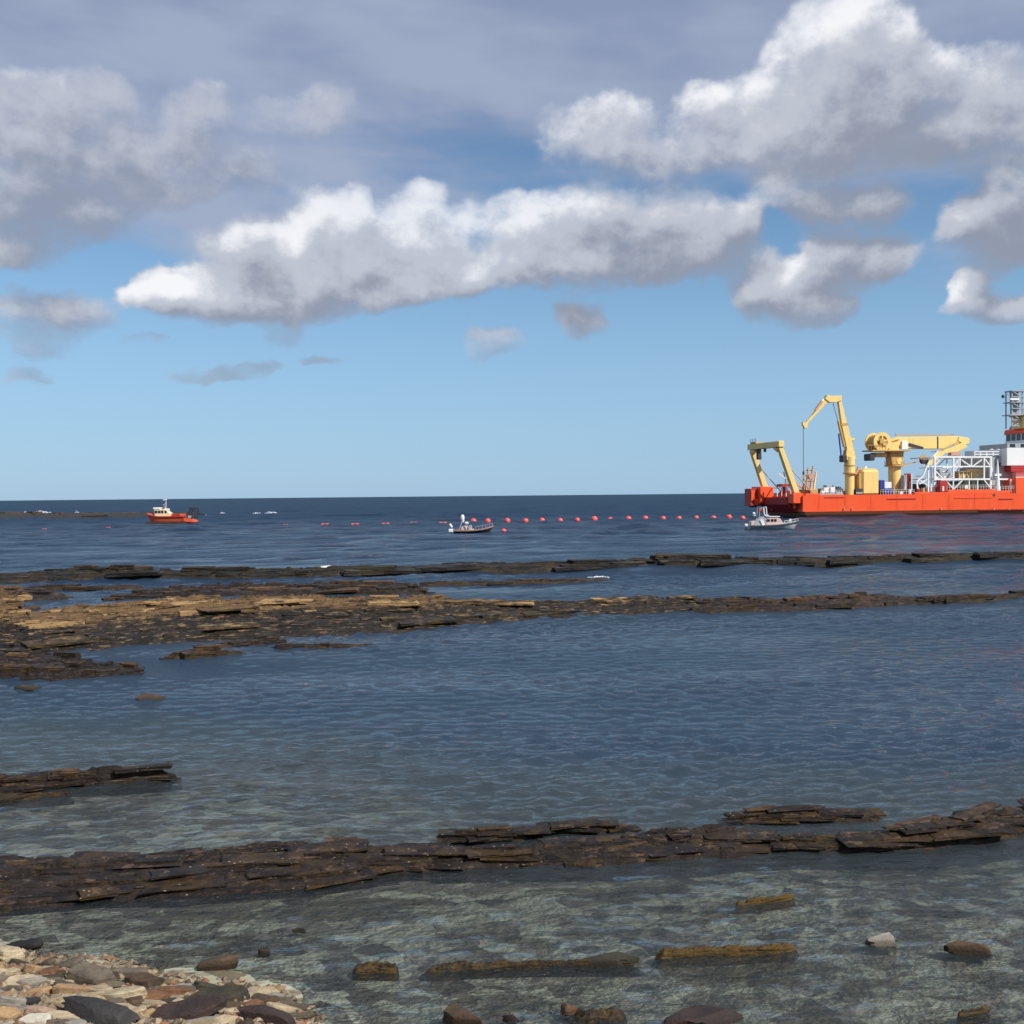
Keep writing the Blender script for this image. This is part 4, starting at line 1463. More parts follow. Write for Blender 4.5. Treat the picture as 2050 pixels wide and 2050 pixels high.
for k in range(9):
    a = SP(1643 + k * 5.2, 980, 0.5)
    MB().box(a.x - .04, a.x + .04, 0.42, 0.5, DZ + 0.06, DZ + 1.25).build('rail_post', M['white'], ship)
a, b = SP(1643, 980, 0.5), SP(1685, 980, 0.5)
for z in (0.75, 1.2):
    MB().box(a.x, b.x, 0.30, 0.415, DZ + z, DZ + z + 0.07).build('rail', M['white'], ship)

# ---- knuckle boom crane
YC = 5.0
b0, b1 = SP(1701, 988, YC), SP(1701, 949, YC)
kc = MB().tube((b0.x, YC, DZ + 0.05), (b0.x, YC, b1.z), 1.15, n=24).build('knuckle_crane', M['yellow'], ship, True)
MB().tube((b0.x, YC, b1.z), (b0.x, YC, b1.z + 0.35), 1.65, n=24).build('slew_ring', M['ochre'], kc, True)
tt_ = SP(1701, 914, YC)
MB().tube((b0.x, YC, b1.z + 0.35), (b0.x, YC, tt_.z), 1.35, 1.25, n=24).build('turret', M['yellow'], kc, True)
MB().tube((b0.x, YC, (b1.z + tt_.z) / 2 - .2), (b0.x, YC, (b1.z + tt_.z) / 2 + .1), 1.42, n=24).build('turret_band', M['ochre'], kc, True)
MB().box(b0.x - 2.6, b0.x - 1.3, YC - 1.3, YC + 0.5, tt_.z - 1.4, tt_.z + 0.3).build('operator_cab', M['darkp'], kc, bevel=0.15)
MB().prism([(b0.x - 1.5, tt_.z - 0.9), (b0.x - 1.2, tt_.z + 1.6), (b0.x - 0.7, tt_.z + 1.8), (b0.x + 1.0, tt_.z + 0.6), (b0.x + 1.3, tt_.z - .6)], YC + 0.55, YC + 0.9).build('boom_bracket', M['yellow'], kc)
MB().prism([(b0.x - 1.5, tt_.z - 0.9), (b0.x - 1.2, tt_.z + 1.6), (b0.x - 0.7, tt_.z + 1.8), (b0.x + 1.0, tt_.z + 0.6), (b0.x + 1.3, tt_.z - .6)], YC - 0.9, YC - 0.55).build('boom_bracket', M['yellow'], kc)
k0, k1, k2 = SP(1704, 915, YC), SP(1689, 850, YC), SP(1680, 803, YC)
MB().bar(k0, k1, 1.05, 1.9, 1.0, 1.6).build('main_boom', M['yellow'], kc, bevel=0.08)
MB().bar(k1 - (k2 - k1).normalized() * 0.003, k2, 0.9, 1.45, 0.8, 0.9).build('main_boom', M['yellow'], kc, bevel=0.08)
MB().bar(k1 + Vector((0, 0, -0.25)), k1 + (k2 - k1).normalized() * 0.35, 1.12, 1.75).build('boom_collar', M['ochre'], kc)
j0, j1, j2 = SP(1681, 796, YC), SP(1655, 795, YC), SP(1612, 850, YC)
MB().prism([(SP(*q, YC).x, SP(*q, YC).z) for q in ((1683, 792), (1683, 802), (1672, 806), (1659, 806), (1650, 799), (1654, 791), (1665, 793))], YC - 0.62, YC + 0.62).build('knuckle', M['yellow'], kc, bevel=0.05)
MB().bar(SP(1656, 799, YC), j2, 0.8, 1.15, 0.55, 0.5).build('jib', M['yellow'], kc, bevel=0.06)
MB().bar(SP(1646, 803, YC - .8), SP(1632, 822, YC - .8), 0.5, 0.5).build('jib_winch', M['pinkp'], kc)
MB().bar(SP(1648, 799, YC), SP(1634, 818, YC), 0.45, 0.5).build('jib_ram', M['white'], kc)
MB().prism([(SP(*q, YC).x, SP(*q, YC).z) for q in ((1606, 845), (1616, 847), (1616, 853), (1613, 858), (1610, 857), (1606, 850))], YC - 0.4, YC + 0.4).build('jib_head', M['yellow'], kc)
h0, h1 = SP(1608, 856, YC), SP(1608, 944, YC)
MB().tube(h0, (h0.x, YC, h1.z), 0.07, n=6).build('hoist_wire', M['darkp'], kc)
MB().box(h0.x - .2, h0.x + .2, YC - .2, YC + .2, h1.z - 0.8, h1.z).build('hook_block', M['darkp'], kc, bevel=0.05)
MB().tube(SP(1668, 808, YC), SP(1678, 843, YC), 0.14, n=8).build('ram_rod', M['greyp'], kc)
MB().tube(SP(1678, 843, YC - .8), SP(1690, 895, YC - .8), 0.30, n=10).build('ram', M['ochre'], kc)
MB().tube(SP(1681, 850, YC + .6), SP(1697, 912, YC + .6), 0.34, n=10).build('ram', M['darkp'], kc)
MB().tube(SP(1684, 913, YC - .6), SP(1679, 868, YC - .6), 0.2, n=8).build('hydraulic_pipe', M['bluep'], kc)
MB().bar(SP(1698, 880, YC), SP(1710, 879, YC), 0.5, 0.6).build('service_platform', M['yellow'], kc)
MB().bar(SP(1709, 879, YC), SP(1703, 892, YC), 0.25).build('platform_brace', M['pinkp'], kc)
MB().bar(SP(1712, 952, YC), SP(1719, 935, YC), 0.5).build('ladder_cage', M['pinkp'], kc)

# ---- yellow tank housing
a, b = SP(1727, 989, 3.4), SP(1760, 941, 3.4)
tk = MB().box(a.x, b.x, 3.4, 8.6, DZ + 0.06, b.z).build('yellow_housing', M['yellow'], ship, bevel=0.35)
MB().prism([(a.x + 0.25, b.z), (b.x - 0.25, b.z), (b.x - 0.9, b.z + 0.45), (a.x + 0.9, b.z + 0.45)], 3.7, 8.3).build('housing_roof', M['yellow'], tk)
MB().box(a.x - 0.7, a.x - 0.05, 3.8, 7, DZ + 0.06, b.z - 0.8).build('housing_ladder', M['ochre'], tk)
MB().tube(((a.x + b.x) / 2 - .6, 5, b.z + 0.45), ((a.x + b.x) / 2 - .6, 5, b.z + 1.0), 0.35, n=10).build('vent', M['white'], tk)

# ---- blue containers
for px0, px1, py0, py1, yl, dp in ((1762, 1771, 961, 987, 4.0, 2.4), (1772, 1781, 978, 988, 2.2, 2.4), (1781.5, 1790, 978, 988, 2.2, 2.4)):
    a, b = SP(px0, py1, yl), SP(px1, py0, yl)
    c = MB().box(a.x, b.x, yl, yl + dp, DZ + 0.06, b.z).build('blue_container', M['bluep'], ship, bevel=0.04)
    for k in range(3):
        x = a.x + (b.x - a.x) * (k + 0.5) / 3
        MB().box(x - 0.06, x + 0.06, yl - 0.05, yl - 0.002, DZ + 0.2, b.z - 0.15).build('corrugation', M['bluep'], c)
sbox('white_crate', 1771, 1785, 965, 977.5, 4.8, 7.0, 'white', ship)

# ---- main offshore crane
YM = 11.0
b0, b1 = SP(1791, 985, YM), SP(1791, 934, YM)
mc = MB().tube((b0.x, YM, DZ + 0.05), (b0.x, YM, b1.z), 1.55, n=28).build('main_crane', M['yellow'], ship, True)
MB().tube((b0.x, YM, b1.z), (b0.x, YM, b1.z + 0.45), 2.45, n=28).build('slew_ring', M['ochre'], mc, True)
for k in range(14):
    t = k * 2 * math.pi / 14
    MB().tube((b0.x + 2.4 * math.cos(t), YM + 2.4 * math.sin(t), b1.z + 0.45), (b0.x + 2.4 * math.cos(t), YM + 2.4 * math.sin(t), b1.z + 1.4), 0.05, n=5).build('handrail_post', M['ochre'], mc)
u0 = SP(1790, 904, YM)
MB().prism([(b0.x - 1.55, b1.z + 0.45), (b0.x + 1.45, b1.z + 0.45), (b0.x + 1.9, u0.z), (b0.x - 2.0, u0.z)], YM - 1.4, YM + 1.4).build('slewing_column', M['ochre'], mc, bevel=0.1)
MB().tube((b0.x + .5, YM - 1.5, b1.z + 1.4), (b0.x + .5, YM - 1.41, b1.z + 1.4), 0.8, n=16).build('slew_motor', M['yellow'], mc)
pl0, pl1 = SP(1736, 903, YM), SP(1812, 903, YM)
MB().box(pl0.x, pl1.x, YM - 2.6, YM + 2.6, u0.z + 0.003, u0.z + 0.35).build('machinery_deck', M['ochre'], mc)
for px in (1738, 1744, 1750, 1756, 1762, 1768, 1774):
    q = SP(px, 900, YM - 2.5)
    MB().tube((q.x, YM - 2.5, u0.z + .35), (q.x, YM - 2.5, u0.z + 1.5), 0.05, n=5).build('handrail_post', M['ochre'], mc)
q0, q1 = SP(1737, 900, YM - 2.5), SP(1775, 900, YM - 2.5)
MB().box(q0.x, q1.x, YM - 2.54, YM - 2.46, u0.z + 1.5, u0.z + 1.6).build('handrail', M['ochre'], mc)
dc = SP(1757, 885, YM)
dr = SP(1757, 866, YM).z - dc.z
MB().tube((dc.x, YM - 2.0, dc.z), (dc.x, YM + 1.8, dc.z), dr * 0.80, n=28).build('winch_drum', M['ochre'], mc, True)
for yy in (YM - 2.3, YM + 1.8):
    ring = MB()
    n = 28
    vs, fs = [], []
    for y in (yy, yy + 0.3):
        for rr_ in (dr * 0.62, dr):
            for k in range(n):
                t = 2 * math.pi * k / n
                vs.append((dc.x + rr_ * math.cos(t), y, dc.z + rr_ * math.sin(t)))
    for k in range(n):
        j = (k + 1) % n
        fs += [(k, j, n + j, n + k), (2 * n + k, 3 * n + k, 3 * n + j, 2 * n + j), (n + k, n + j, 3 * n + j, 3 * n + k), (k, 2 * n + k, 2 * n + j, j)]
    ring.add(vs, fs).build('drum_flange', M['yellow'], mc)
for k in range(5):
    t = k * 2 * math.pi / 5 + 0.3
    MB().bar((dc.x, YM - 2.2, dc.z), (dc.x + dr * 0.66 * math.cos(t), YM - 2.2, dc.z + dr * 0.66 * math.sin(t)), 0.25, 0.35).build('drum_spoke', M['yellow'], mc)
sbox('drum_motor', 1762, 1770, 878, 888, YM - 2.7, YM - 2.35, 'ochre', mc)
sbox('winch_housing', 1768, 1778, 884, 902, YM - 2.2, YM + 1.5, 'ochre', mc)
sbox('winch_housing', 1779, 1800, 886, 902, YM - 1.8, YM + 1.8, 'yellow', mc, 0.15)
sbox('gearbox', 1741, 1752, 908, 922, YM - 2.0, YM + 1.0, 'darkp', mc, 0.2)
sbox('under_deck_pipes', 1752, 1776, 906, 915, YM - 1.5, YM + 1.0, 'ochre', mc, 0.1)


def zpoly(pts, yl):
    return [(SP(1700 + a * 0.18116, 770 + b * 0.18116, yl).x, SP(1700 + a * 0.18116, 770 + b * 0.18116, yl).z) for a, b in pts]


MB().prism(zpoly([(520, 582), (1190, 572), (1240, 588), (1230, 640), (1000, 712), (830, 712), (560, 705), (500, 640), (430, 640), (430, 610)], YM), YM - 1.1, YM + 1.1).build('main_boom', M['yellow'], mc, bevel=0.08)
MB().prism(zpoly([(1180, 575), (1290, 590), (1302, 615), (1290, 655), (1230, 662), (1170, 620)], YM), YM - 1.35, YM + 1.35).build('knuckle', M['yellow'], mc, bevel=0.06)
MB().prism(zpoly([(1215, 640), (1250, 700), (1130, 748), (1000, 765), (905, 850), (830, 905), (800, 890), (840, 830), (950, 740), (1100, 690)], YM), YM - 2.3, YM - 1.4).build('folded_jib', M['yellow'], mc, bevel=0.06)
MB().tube((SP(1841, 922, YM).x, YM - 2.4, SP(1841, 922, YM).z), (SP(1841, 922, YM).x, YM - 1.3, SP(1841, 922, YM).z), 0.95, n=16).build('jib_sheave', M['darkp'], mc)
MB().bar(SP(1843, 919, YM - 2.6), SP(1852, 912, YM - 2.6), 0.35, 0.9).build('sheave_guard', M['ochre'], mc)
MB().bar(SP(1820, 889, YM - 1.3), SP(1848, 897, YM - 1.3), 0.25, 0.55).build('luffing_ram', M['darkp'], mc)
MB().bar(SP(1886, 900, YM - 2.45), SP(1920, 884, YM - 2.45), 0.22, 0.30).build('jib_ram', M['ochre'], mc)
MB().box(SP(1871, 880, YM).x, SP(1873.5, 880, YM).x, YM - 1.16, YM - 1.105, SP(1872, 898, YM).z, SP(1872, 874.5, YM).z).build('boom_band', M['darkp'], mc)
sbox('boom_foot_plate', 1806, 1818, 883, 899, YM - 1.5, YM - 1.11, 'white', mc, 0.03)
MB().bar(SP(1793, 870.5, YM), SP(1912, 870, YM), 0.7, 0.25).build('boom_walkway', M['ochre'], mc)
MB().bar(SP(1778, 882, YM - 1.3), SP(1800, 876, YM - 1.3), 0.5, 0.7).build('luffing_link', M['yellow'], mc)
MB().bar(SP(1805, 932, YM), SP(1838, 924, YM), 0.18, 0.3).build('boom_rest', M['ochre'], mc)
sbox('jib_cradle', 1904, 1924, 904, 912, YM - 2.4, YM - 1.0, 'pinkp', mc)

# ---- white lattice gantry over the cable deck
GY, GY2 = 3.0, 14.0


def Z2(a, b, yl):
    return SP(1700 + a * 0.18116, 770 + b * 0.18116, yl)


gz = Z2(1250, 800, GY)
ga, gb = Z2(930, 800, GY), Z2(1575, 800, GY)
gan = MB().bar(ga, gb, 0.4, 0.42).build('gantry', M['white'], ship)


def lat(a, b, c, d, yl, w=0.30, m='white'):
    p, q = Z2(a, b, yl), Z2(c, d, yl)
    MB().bar(p, q, w).build('beam', M[m], gan)


# front face
for x, y0, y1, w in ((945, 805, 1060, .5), (1150, 805, 1040, .42), (1222, 805, 900, .3), (1350, 805, 905, .3), (1490, 805, 1040, .34), (1562, 805, 1150, .45)):
    lat(x, y0, x, y1, GY, w)
lat(900, 905, 1565, 905, GY, .34)
lat(950, 1045, 1840, 1045, GY, .42)
for q in ((1160, 900, 1210, 822), (1240, 830, 1340, 900), (1368, 900, 1465, 830), (1500, 822, 1552, 892), (1060, 1050, 1150, 1152), (1255, 1050, 1160, 1152), (1150, 1050, 1150, 1165), (1325, 1050, 1325, 1165),
          (1418, 1050, 1418, 1165), (1490, 1055, 1560, 1140), (1570, 905, 1600, 1040), (960, 960, 1040, 1045), (955, 880, 1000, 830)):
    lat(*q, GY, .26)
lat(1600, 905, 1600, 1050, GY, .26)
# back face, seen through the front
for x in (960, 1080, 1200, 1330, 1450, 1570):
    lat(x, 800, x, 1060, GY2, .28)
for q in ((950, 800, 1580, 800), (950, 915, 1580, 915), (950, 1040, 1580, 1040), (960, 915, 1080, 800), (1200, 800, 1330, 915), (1450, 915, 1570, 800), (1080, 1040, 1200, 915)):
    lat(*q, GY2, .24)
for x in (945, 1150, 1350, 1562):
    p, q = Z2(x, 802, GY), Z2(x, 802, GY)
    MB().bar(p + Vector((0, 0.25, 0)), Vector((p.x, GY2 - .2, p.z)), 0.28).build('beam', M['white'], gan)
    p = Z2(x, 1043, GY)
    MB().bar(p + Vector((0, 0.25, 0)), Vector((p.x, GY2 - .2, p.z)), 0.28).build('beam', M['white'], gan)
# chute curving up aft of the gantry
for yl in (GY + 0.6, GY + 3.6):
    pts = [(760, 1170), (745, 1075), (815, 1010), (850, 920), (900, 820), (985, 735)]
    for k in range(len(pts) - 1):
        lat(*pts[k], *pts[k + 1], yl, .34)
    lat(872, 885, 872, 1190, yl, .34)
    lat(690, 985, 690, 1180, yl, .22)
    lat(775, 1100, 860, 1045, yl, .24)
    lat(760, 1040, 870, 1120, yl, .22)
    lat(630, 985, 612, 1130, yl, .2, 'greyp')
    lat(905, 900, 905, 1180, yl, .3)
for a, b in ((750, 1075), (815, 1010), (850, 920), (900, 820), (980, 738)):
    p = Z2(a, b, GY + 0.6)
    MB().bar(p + Vector((0, .18, 0)), p + Vector((0, 2.8, 0)), 0.3).build('chute_rung', M['white'], gan)
sbox('chute_base', 1864, 1880, 975, 987, GY + 1, GY + 4, 'white', gan)
sbox('gantry_panel', 1870, 1884, 952, 975, GY + 0.25, GY + 0.55, 'white', gan, 0.02)
# what stands inside the gantry
for nm, a, b, c, d, yl, dp, mm in (('green_container', 1205, 1445, 1062, 1160, 5.5, 5, 'greenp'), ('dark_hatch', 1005, 1090, 1062, 1185, 2.0, 2, 'redp'), ('tensioner', 1215, 1330, 955, 1042, 8, 3, 'ochre'),
                                   ('tensioner', 1010, 1130, 980, 1042, 8, 3, 'greyp'), ('tensioner', 1370, 1480, 935, 1042, 8, 3, 'yellow'), ('control_cabin', 1000, 1110, 935, 975, 10, 3, 'greyp'),
                                   ('grey_store', 1600, 1760, 1065, 1150, 6, 6, 'greyp'), ('post_store', 655, 690, 980, 1180, 7, 2, 'redp'), ('post_store', 605, 640, 1000, 1170, 6, 1.5, 'greyp'), ('dark_store', 700, 850, 1095, 1190, 7, 3, 'darkp')):
    p, q = Z2(a, d, yl), Z2(b, c, yl)
    o = MB().box(p.x, q.x, yl, yl + dp, max(p.z, DZ + 0.06), q.z).build(nm, M[mm], ship, bevel=0.06)
    MB().box(p.x + (q.x - p.x) * .3, p.x + (q.x - p.x) * .5, yl - 0.05, yl - 0.003, max(p.z, DZ + .06) + 0.2, (p.z + q.z) / 2).build('door', M['white' if mm != 'white' else 'greyp'], o)
for k in range(6):
    a = 1215 + k * 45
    lat(a, 960, a, 1040, 7.8, .12, 'white')
# conical mast and posts forward of the gantry
p, q = Z2(1640, 1140, 2.2), Z2(1640, 880, 2.2)
ms = MB().tube((p.x, 2.2, DZ + 0.05), (p.x, 2.2, q.z + 1.2), 0.75, 0.12, 10).build('vent_mast', M['white'], ship)
MB().box(p.x - .9, p.x + .9, 1.9, 2.5, Z2(1640, 1010, 2.2).z, Z2(1640, 985, 2.2).z).build('crosstree', M['white'], ms)
for a in (1785, 1840):
    lat(a, 1045, a, 1180, 1.2, .3)
lat(1785, 1180, 1840, 1180, 1.2, .25)
lat(1780, 1175, 1840, 1065, 1.2, .2)

# ---- guard rails and loose gear along the deck edge
for x0, x1, py in ((1763, 1830, 983), (1896, 1990, 974), (1992, 2030, 976)):
    n = int((x1 - x0) / 5)
    zb_ = SP(x0, py + 6, 0.4).z
    zt_ = SP(x0, py, 0.4).z + 0.35
    for k in range(n + 1):
        a = SP(x0 + (x1 - x0) * k / n, py, 0.4)
        MB().box(a.x - .035, a.x + .035, 0.36, 0.43, DZ + 0.06, zt_).build('rail_post', M['white' if k % 3 else 'yellow'], ship)
    a, b = SP(x0, py, 0.4), SP(x1, py, 0.4)
    for z in (zt_ - 0.55, zt_ - 0.06):
        MB().box(a.x, b.x, 0.27, 0.355, z, z + 0.06).build('guard_rail', M['white'], ship)
gear = random.Random(21)
for k in range(46):
    px = gear.choice([gear.uniform(1616, 1690), gear.uniform(1792, 1870), gear.uniform(1880, 2028)])
    yl = gear.uniform(1.2, 15)
    a = SP(px, 980, yl)
    w, d, h = gear.uniform(0.25, 1.0), gear.uniform(0.3, 1.2), gear.uniform(0.5, 2.4)
    mm = gear.choice(['white', 'greyp', 'pinkp', 'darkp', 'yellow', 'ochre', 'redp', 'white', 'bluep'])
    if gear.random() < 0.35:
        MB().tube((a.x, yl, DZ + 0.06), (a.x, yl, DZ + 0.06 + h), w * 0.4, n=10).build('deck_vent', M[mm], ship, True)
    elif gear.random() < 0.3:
        MB().tube((a.x, yl, DZ + 0.06 + w * .6), (a.x, yl + d, DZ + 0.06 + w * .6), w * 0.6, n=12).build('cable_reel', M[mm], ship, True)
    else:
        MB().box(a.x, a.x + w, yl, yl + d, DZ + 0.06, DZ + 0.06 + h * .7).build('deck_box', M[mm], ship, bevel=0.04)
for k in range(7):
    a = SP(1640 + k * 52, 1000, 0)
    MB().box(a.x - 0.02, a.x + 0.02, -0.022, 0.004, zb + 0.1, DZ - 0.05).build('plate_seam', M['redp'], hull_o)

# ---- superstructure and bridge
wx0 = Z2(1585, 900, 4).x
gw = MB().box(wx0, wx0 + 9, 4.6, 18, DZ + 0.06, Z2(1600, 785, 4.6).z).build('accommodation_block', M['greyp'], ship, bevel=0.05)  # white house's aft wall, its shade painted in as grey
for k in range(3):
    a, b = Z2(1620 + k * 40, 900, 4.6), Z2(1640 + k * 40, 860, 4.6)
    MB().box(a.x, b.x, 4.54, 4.597, a.z, b.z).build('window', M['glass'], gw)
for a, b, c in ((1385, 1700, 740), (1385, 1700, 770)):
    lat(a, c, b, c, 4.2, .24)
for a in (1385, 1450, 1520, 1590, 1660, 1700):
    lat(a, 735, a, 790, 4.2, .2)
for a in (1560, 1640, 1690):
    lat(a, 715, a + 30, 715, 4.4, .2)
bx0 = Z2(1742, 800, 2.2).x
bz0, bz1 = Z2(1800, 895, 2.2).z, Z2(1800, 705, 2.2).z
br = MB().box(bx0, bx0 + 22, 2.2, 19.8, bz0, bz1).build('bridge_block', M['white'], ship, bevel=0.08)
MB().box(bx0 + 1.0, bx0 + 22.5, 1.9, 20.1, bz0 - 1.6, bz0 - 0.003).build('red_band', M['redp'], br, bevel=0.05)
MB().box(bx0 + 3.2, bx0 + 22, 3.0, 19, FZ - 1, bz0 - 1.603).build('lower_house', M['white'], br)
w0, w1 = Z2(1640, 700, 2.2), Z2(1640, 650, 2.2)
MB().box(bx0 + 0.4, bx0 + 22, 2.6, 14.0, bz1 + 0.003, w1.z).build('upper_house', M['greyp'], br, bevel=0.05)
for k in range(4):
    x = bx0 + 1.2 + k * 3.1
    MB().box(x, x + 1.5, 2.54, 2.597, bz1 + 0.35, bz1 + 1.15).build('window', M['glass'], br)
wd = Z2(1605, 640, 17.0).x
MB().box(wd, bx0 + 20, 1.5, 17.0, w1.z + 0.003, w1.z + 0.3).build('bridge_wing_deck', M['white'], br, bevel=0.04)
for k in range(10):
    MB().box(wd + 0.2 + k * 0.8, wd + 0.28 + k * 0.8, 1.55, 1.63, w1.z + 0.303, w1.z + 1.3).build('wing_rail_post', M['white'], br)
MB().box(wd + 0.2, wd + 8, 1.56, 1.62, w1.z + 1.303, w1.z + 1.38).build('wing_rail', M['white'], br)
g0, g1 = Z2(1735, 612, 10).z, Z2(1735, 542, 10).z
hx = Z2(1732, 600, 15.5).x
wh = MB().box(hx, hx + 14, 5.0, 15.5, w1.z + 0.303, g1).build('wheelhouse', M['glass'], br)
for k in range(8):
    x = hx + k * 1.9
    MB().box(x, x + 0.28, 4.9, 4.997, w1.z + 0.305, g1 - 0.002).build('mullion', M['white'], br)
for k in range(6):
    MB().box(hx - 0.1, hx - 0.003, 5.0 + k * 2.05, 5.22 + k * 2.05, w1.z + 0.31, g1 - 0.002).build('mullion', M['white'], br)
MB().box(hx - 0.16, hx + 14.2, 4.84, 15.6, w1.z + 0.306, g0 - 0.1).build('sill', M['white'], br)
r0 = Z2(1735, 485, 10).z
rx_ = Z2(1712, 500, 16.4).x
MB().prism([(rx_, g1 + 0.003), (hx + 14.8, g1 + 0.003), (hx + 14.8, r0), (rx_ + 0.4, r0), (rx_, r0 - 0.5)], 4.2, 16.4).build('wheelhouse_roof', M['hull'], br, bevel=0.06)
MB().tube((rx_ + 1.0, 15, r0), (rx_ + 1.0, 15, r0 + 0.8), 0.4, 0.25, 10).build('search_light', M['pinkp'], br)

# ---- lattice mast and funnel
YL = 10.0
m0, m1 = Z2(1765, 480, YL), Z2(1765, 70, YL)
m2 = Z2(1880, 70, YL)
mast = MB().box(m0.x, m0.x + 0.28, YL - 1.2, YL - 0.9, r0 + 0.003, m1.z).build('lattice_mast', M['greyp'], ship)
W_ = m2.x - m0.x
for dx, dy in ((W_, -1.2), (0, 1.2), (W_, 1.2), (W_ * .5, -1.2)):
    MB().box(m0.x + dx, m0.x + dx + 0.24, YL + dy, YL + dy + 0.28, r0 + 0.003, m1.z - (0 if dx != W_ * .5 else 1)).build('mast_leg', M['greyp'], mast)
zs = np.linspace(r0 + 0.5, m1.z - 0.2, 7)
for i, z in enumerate(zs):
    MB().box(m0.x - 0.2, m0.x + W_ + 0.4, YL - 1.5, YL - 1.21, z, z + 0.22).build('mast_bar', M['greyp'], mast)
    if i < 6:
        p, q = (m0.x + .1, YL - 1.3, z), (m0.x + W_, YL - 1.3, zs[i + 1])
        if i % 2:
            p, q = (m0.x + W_, YL - 1.3, z), (m0.x + .1, YL - 1.3, zs[i + 1])
        MB().bar(p, q, 0.2).build('mast_brace', M['greyp'], mast)
for zz, w in ((345, 1.0), (205, .6), (80, .2)):
    z = Z2(1800, zz, YL).z
    MB().box(m0.x - w, m0.x + W_ + w + .6, YL - 1.6, YL + 1.6, z, z + 0.22).build('mast_platform', M['greyp'], mast)
for a, b, c, d in ((1785, 75, 1870, 200), (1790, 210, 1880, 330)):
    p, q = Z2(a, d, YL + .4), Z2(b + 0 if False else c, b, YL + .4)
    MB().box(p.x, q.x, YL + 0.3, YL + 0.9, p.z, q.z).build('radar_cabinet', M['greyp'], mast, bevel=0.05)
p = Z2(1820, 165, YL - 1.6)
MB().box(p.x - 1.3, p.x + 1.3, YL - 2.0, YL - 1.62, p.z - .2, p.z + .35).build('radar_scanner', M['white'], mast, bevel=0.05)
p = Z2(1700, 130, YL)
MB().bar((m0.x, YL, p.z + .4), (p.x, YL, p.z + 0.6), 0.12).build('yardarm', M['greyp'], mast)
MB().lathe([(0.05, -0.5), (0.38, -0.25), (0.42, 0.0), (0.33, 0.3), (0.05, 0.45)], 10, (p.x, YL, p.z)).build('signal_ball', M['darkp'], mast, True)
fx = Z2(1895, 400, 9).x
fn = MB().box(fx, fx + 5, 7.5, 13, r0 + 0.003, Z2(1895, 350, 9).z).build('funnel', M['yellow'], ship, bevel=0.2)
MB().box(fx - 0.3, fx + 5.3, 7.2, 13.3, Z2(1895, 350, 9).z + .003, Z2(1895, 335, 9).z).build('funnel_top', M['ochre'], fn)
MB().tube((fx + 1.6, 9, Z2(1895, 335, 9).z), (fx + 1.6, 9, Z2(1895, 270, 9).z), 0.5, n=12).build('exhaust', M['darkp'], fn)


# ------------------------------------------------------------------ small boats
def boat_frame(name, px0, pyw, label):
    """empty at the waterline; returns it and a function from photograph pixels to boat metres"""
    g = at(px0, pyw, 0)
    s = F_PX / (ray(px0, pyw).normalized().y and (g.y / (CAM_ROT.transposed() @ Vector((0, 1, 0))).length))
    o = empty(name, (g.x, g.y, 0.0))
    tag(o, label, 'boat')

    def T(px, py, y=0.0):
        return Vector(((px - px0) / s, y, (pyw - (px - px0) * 0.0098 - py) / s))
    return o, T


def hull_small(T, pts, beam, dirn, m, parent, name='hull', z_in=0.75):
    """pts: (px, py of the sheer) from stern to bow; pointed at the last"""
    vs, fs = [], []
    n = len(pts)
    for i, (px, py) in enumerate(pts):
        t = i / (n - 1)
        b = beam / 2 * (1 - max(0, (t - 0.45) / 0.55) ** 2.2) * (0.9 + 0.1 * min(1, t * 4))
        b = max(b, 0.03)
        p = T(px, py)
        keel = T(px, py)
        rake = 0.0 if t < 0.75 else (t - 0.75) * 4
        x_low = p.x - dirn * rake * 0.55 * (p.z)
        vs += [(p.x, -b, p.z), (x_low, -b * z_in, 0.12 * p.z), (x_low, 0, -0.45), (x_low, b * z_in, 0.12 * p.z), (p.x, b, p.z), (p.x, 0, p.z - 0.05)]
    for i in range(n - 1):
        a, b = i * 6, i * 6 + 6
        for k in range(6):
            j = (k + 1) % 6
            fs.append((a + k, a + j, b + j, b + k))
    fs += [tuple(range(5, -1, -1)), tuple(range((n - 1) * 6, n * 6))]
    return MB().add(vs, fs).build(name, m, parent, True)


def belt(T, pts, beam, off, h, m, parent, name):
    """a strip that follows the sheer on the near side"""
    n = len(pts)
    for i in range(n - 1):
        pa, pb = T(*pts[i]), T(*pts[i + 1])
        ba, bb = [max(beam / 2 * (1 - max(0, (t - 0.45) / 0.55) ** 2.2) * (0.9 + 0.1 * min(1, t * 4)), 0.03) for t in (i / (n - 1), (i + 1) / (n - 1))]
        MB().bar((pa.x, -ba - 0.03, pa.z + off), (pb.x, -bb - 0.03, pb.z + off), 0.12, h).build(name, m, parent)


M['orange'] = paint('orange boat paint', (0.78, 0.12, 0.045), 0.4, 0.25, (0.25, 0.06, 0.03), 1.0)
M['cream'] = paint('cream wheelhouse paint', (0.72, 0.62, 0.40), 0.45, 0.2, (0.30, 0.22, 0.12), 1.0)
M['navy'] = paint('dark navy hull', (0.018, 0.020, 0.034), 0.4, 0.3, (0.10, 0.06, 0.05), 1.0)
M['grey hull'] = paint('pale grey hull', (0.46, 0.48, 0.47), 0.4, 0.25, (0.25, 0.20, 0.17), 1.0)
M['cabin pink'] = paint('sun bleached pink cabin', (0.66, 0.46, 0.42), 0.5, 0.25, (0.35, 0.22, 0.19), 1.0)
M['tube'] = paint('brown pink gunwale tube', (0.34, 0.20, 0.18), 0.5, 0.3, (0.16, 0.1, 0.09), 1.5)

# orange workboat, bow to the left
wb, T = boat_frame('workboat', 340, 1046.5, 'orange workboat with cream wheelhouse and black stern gantry')


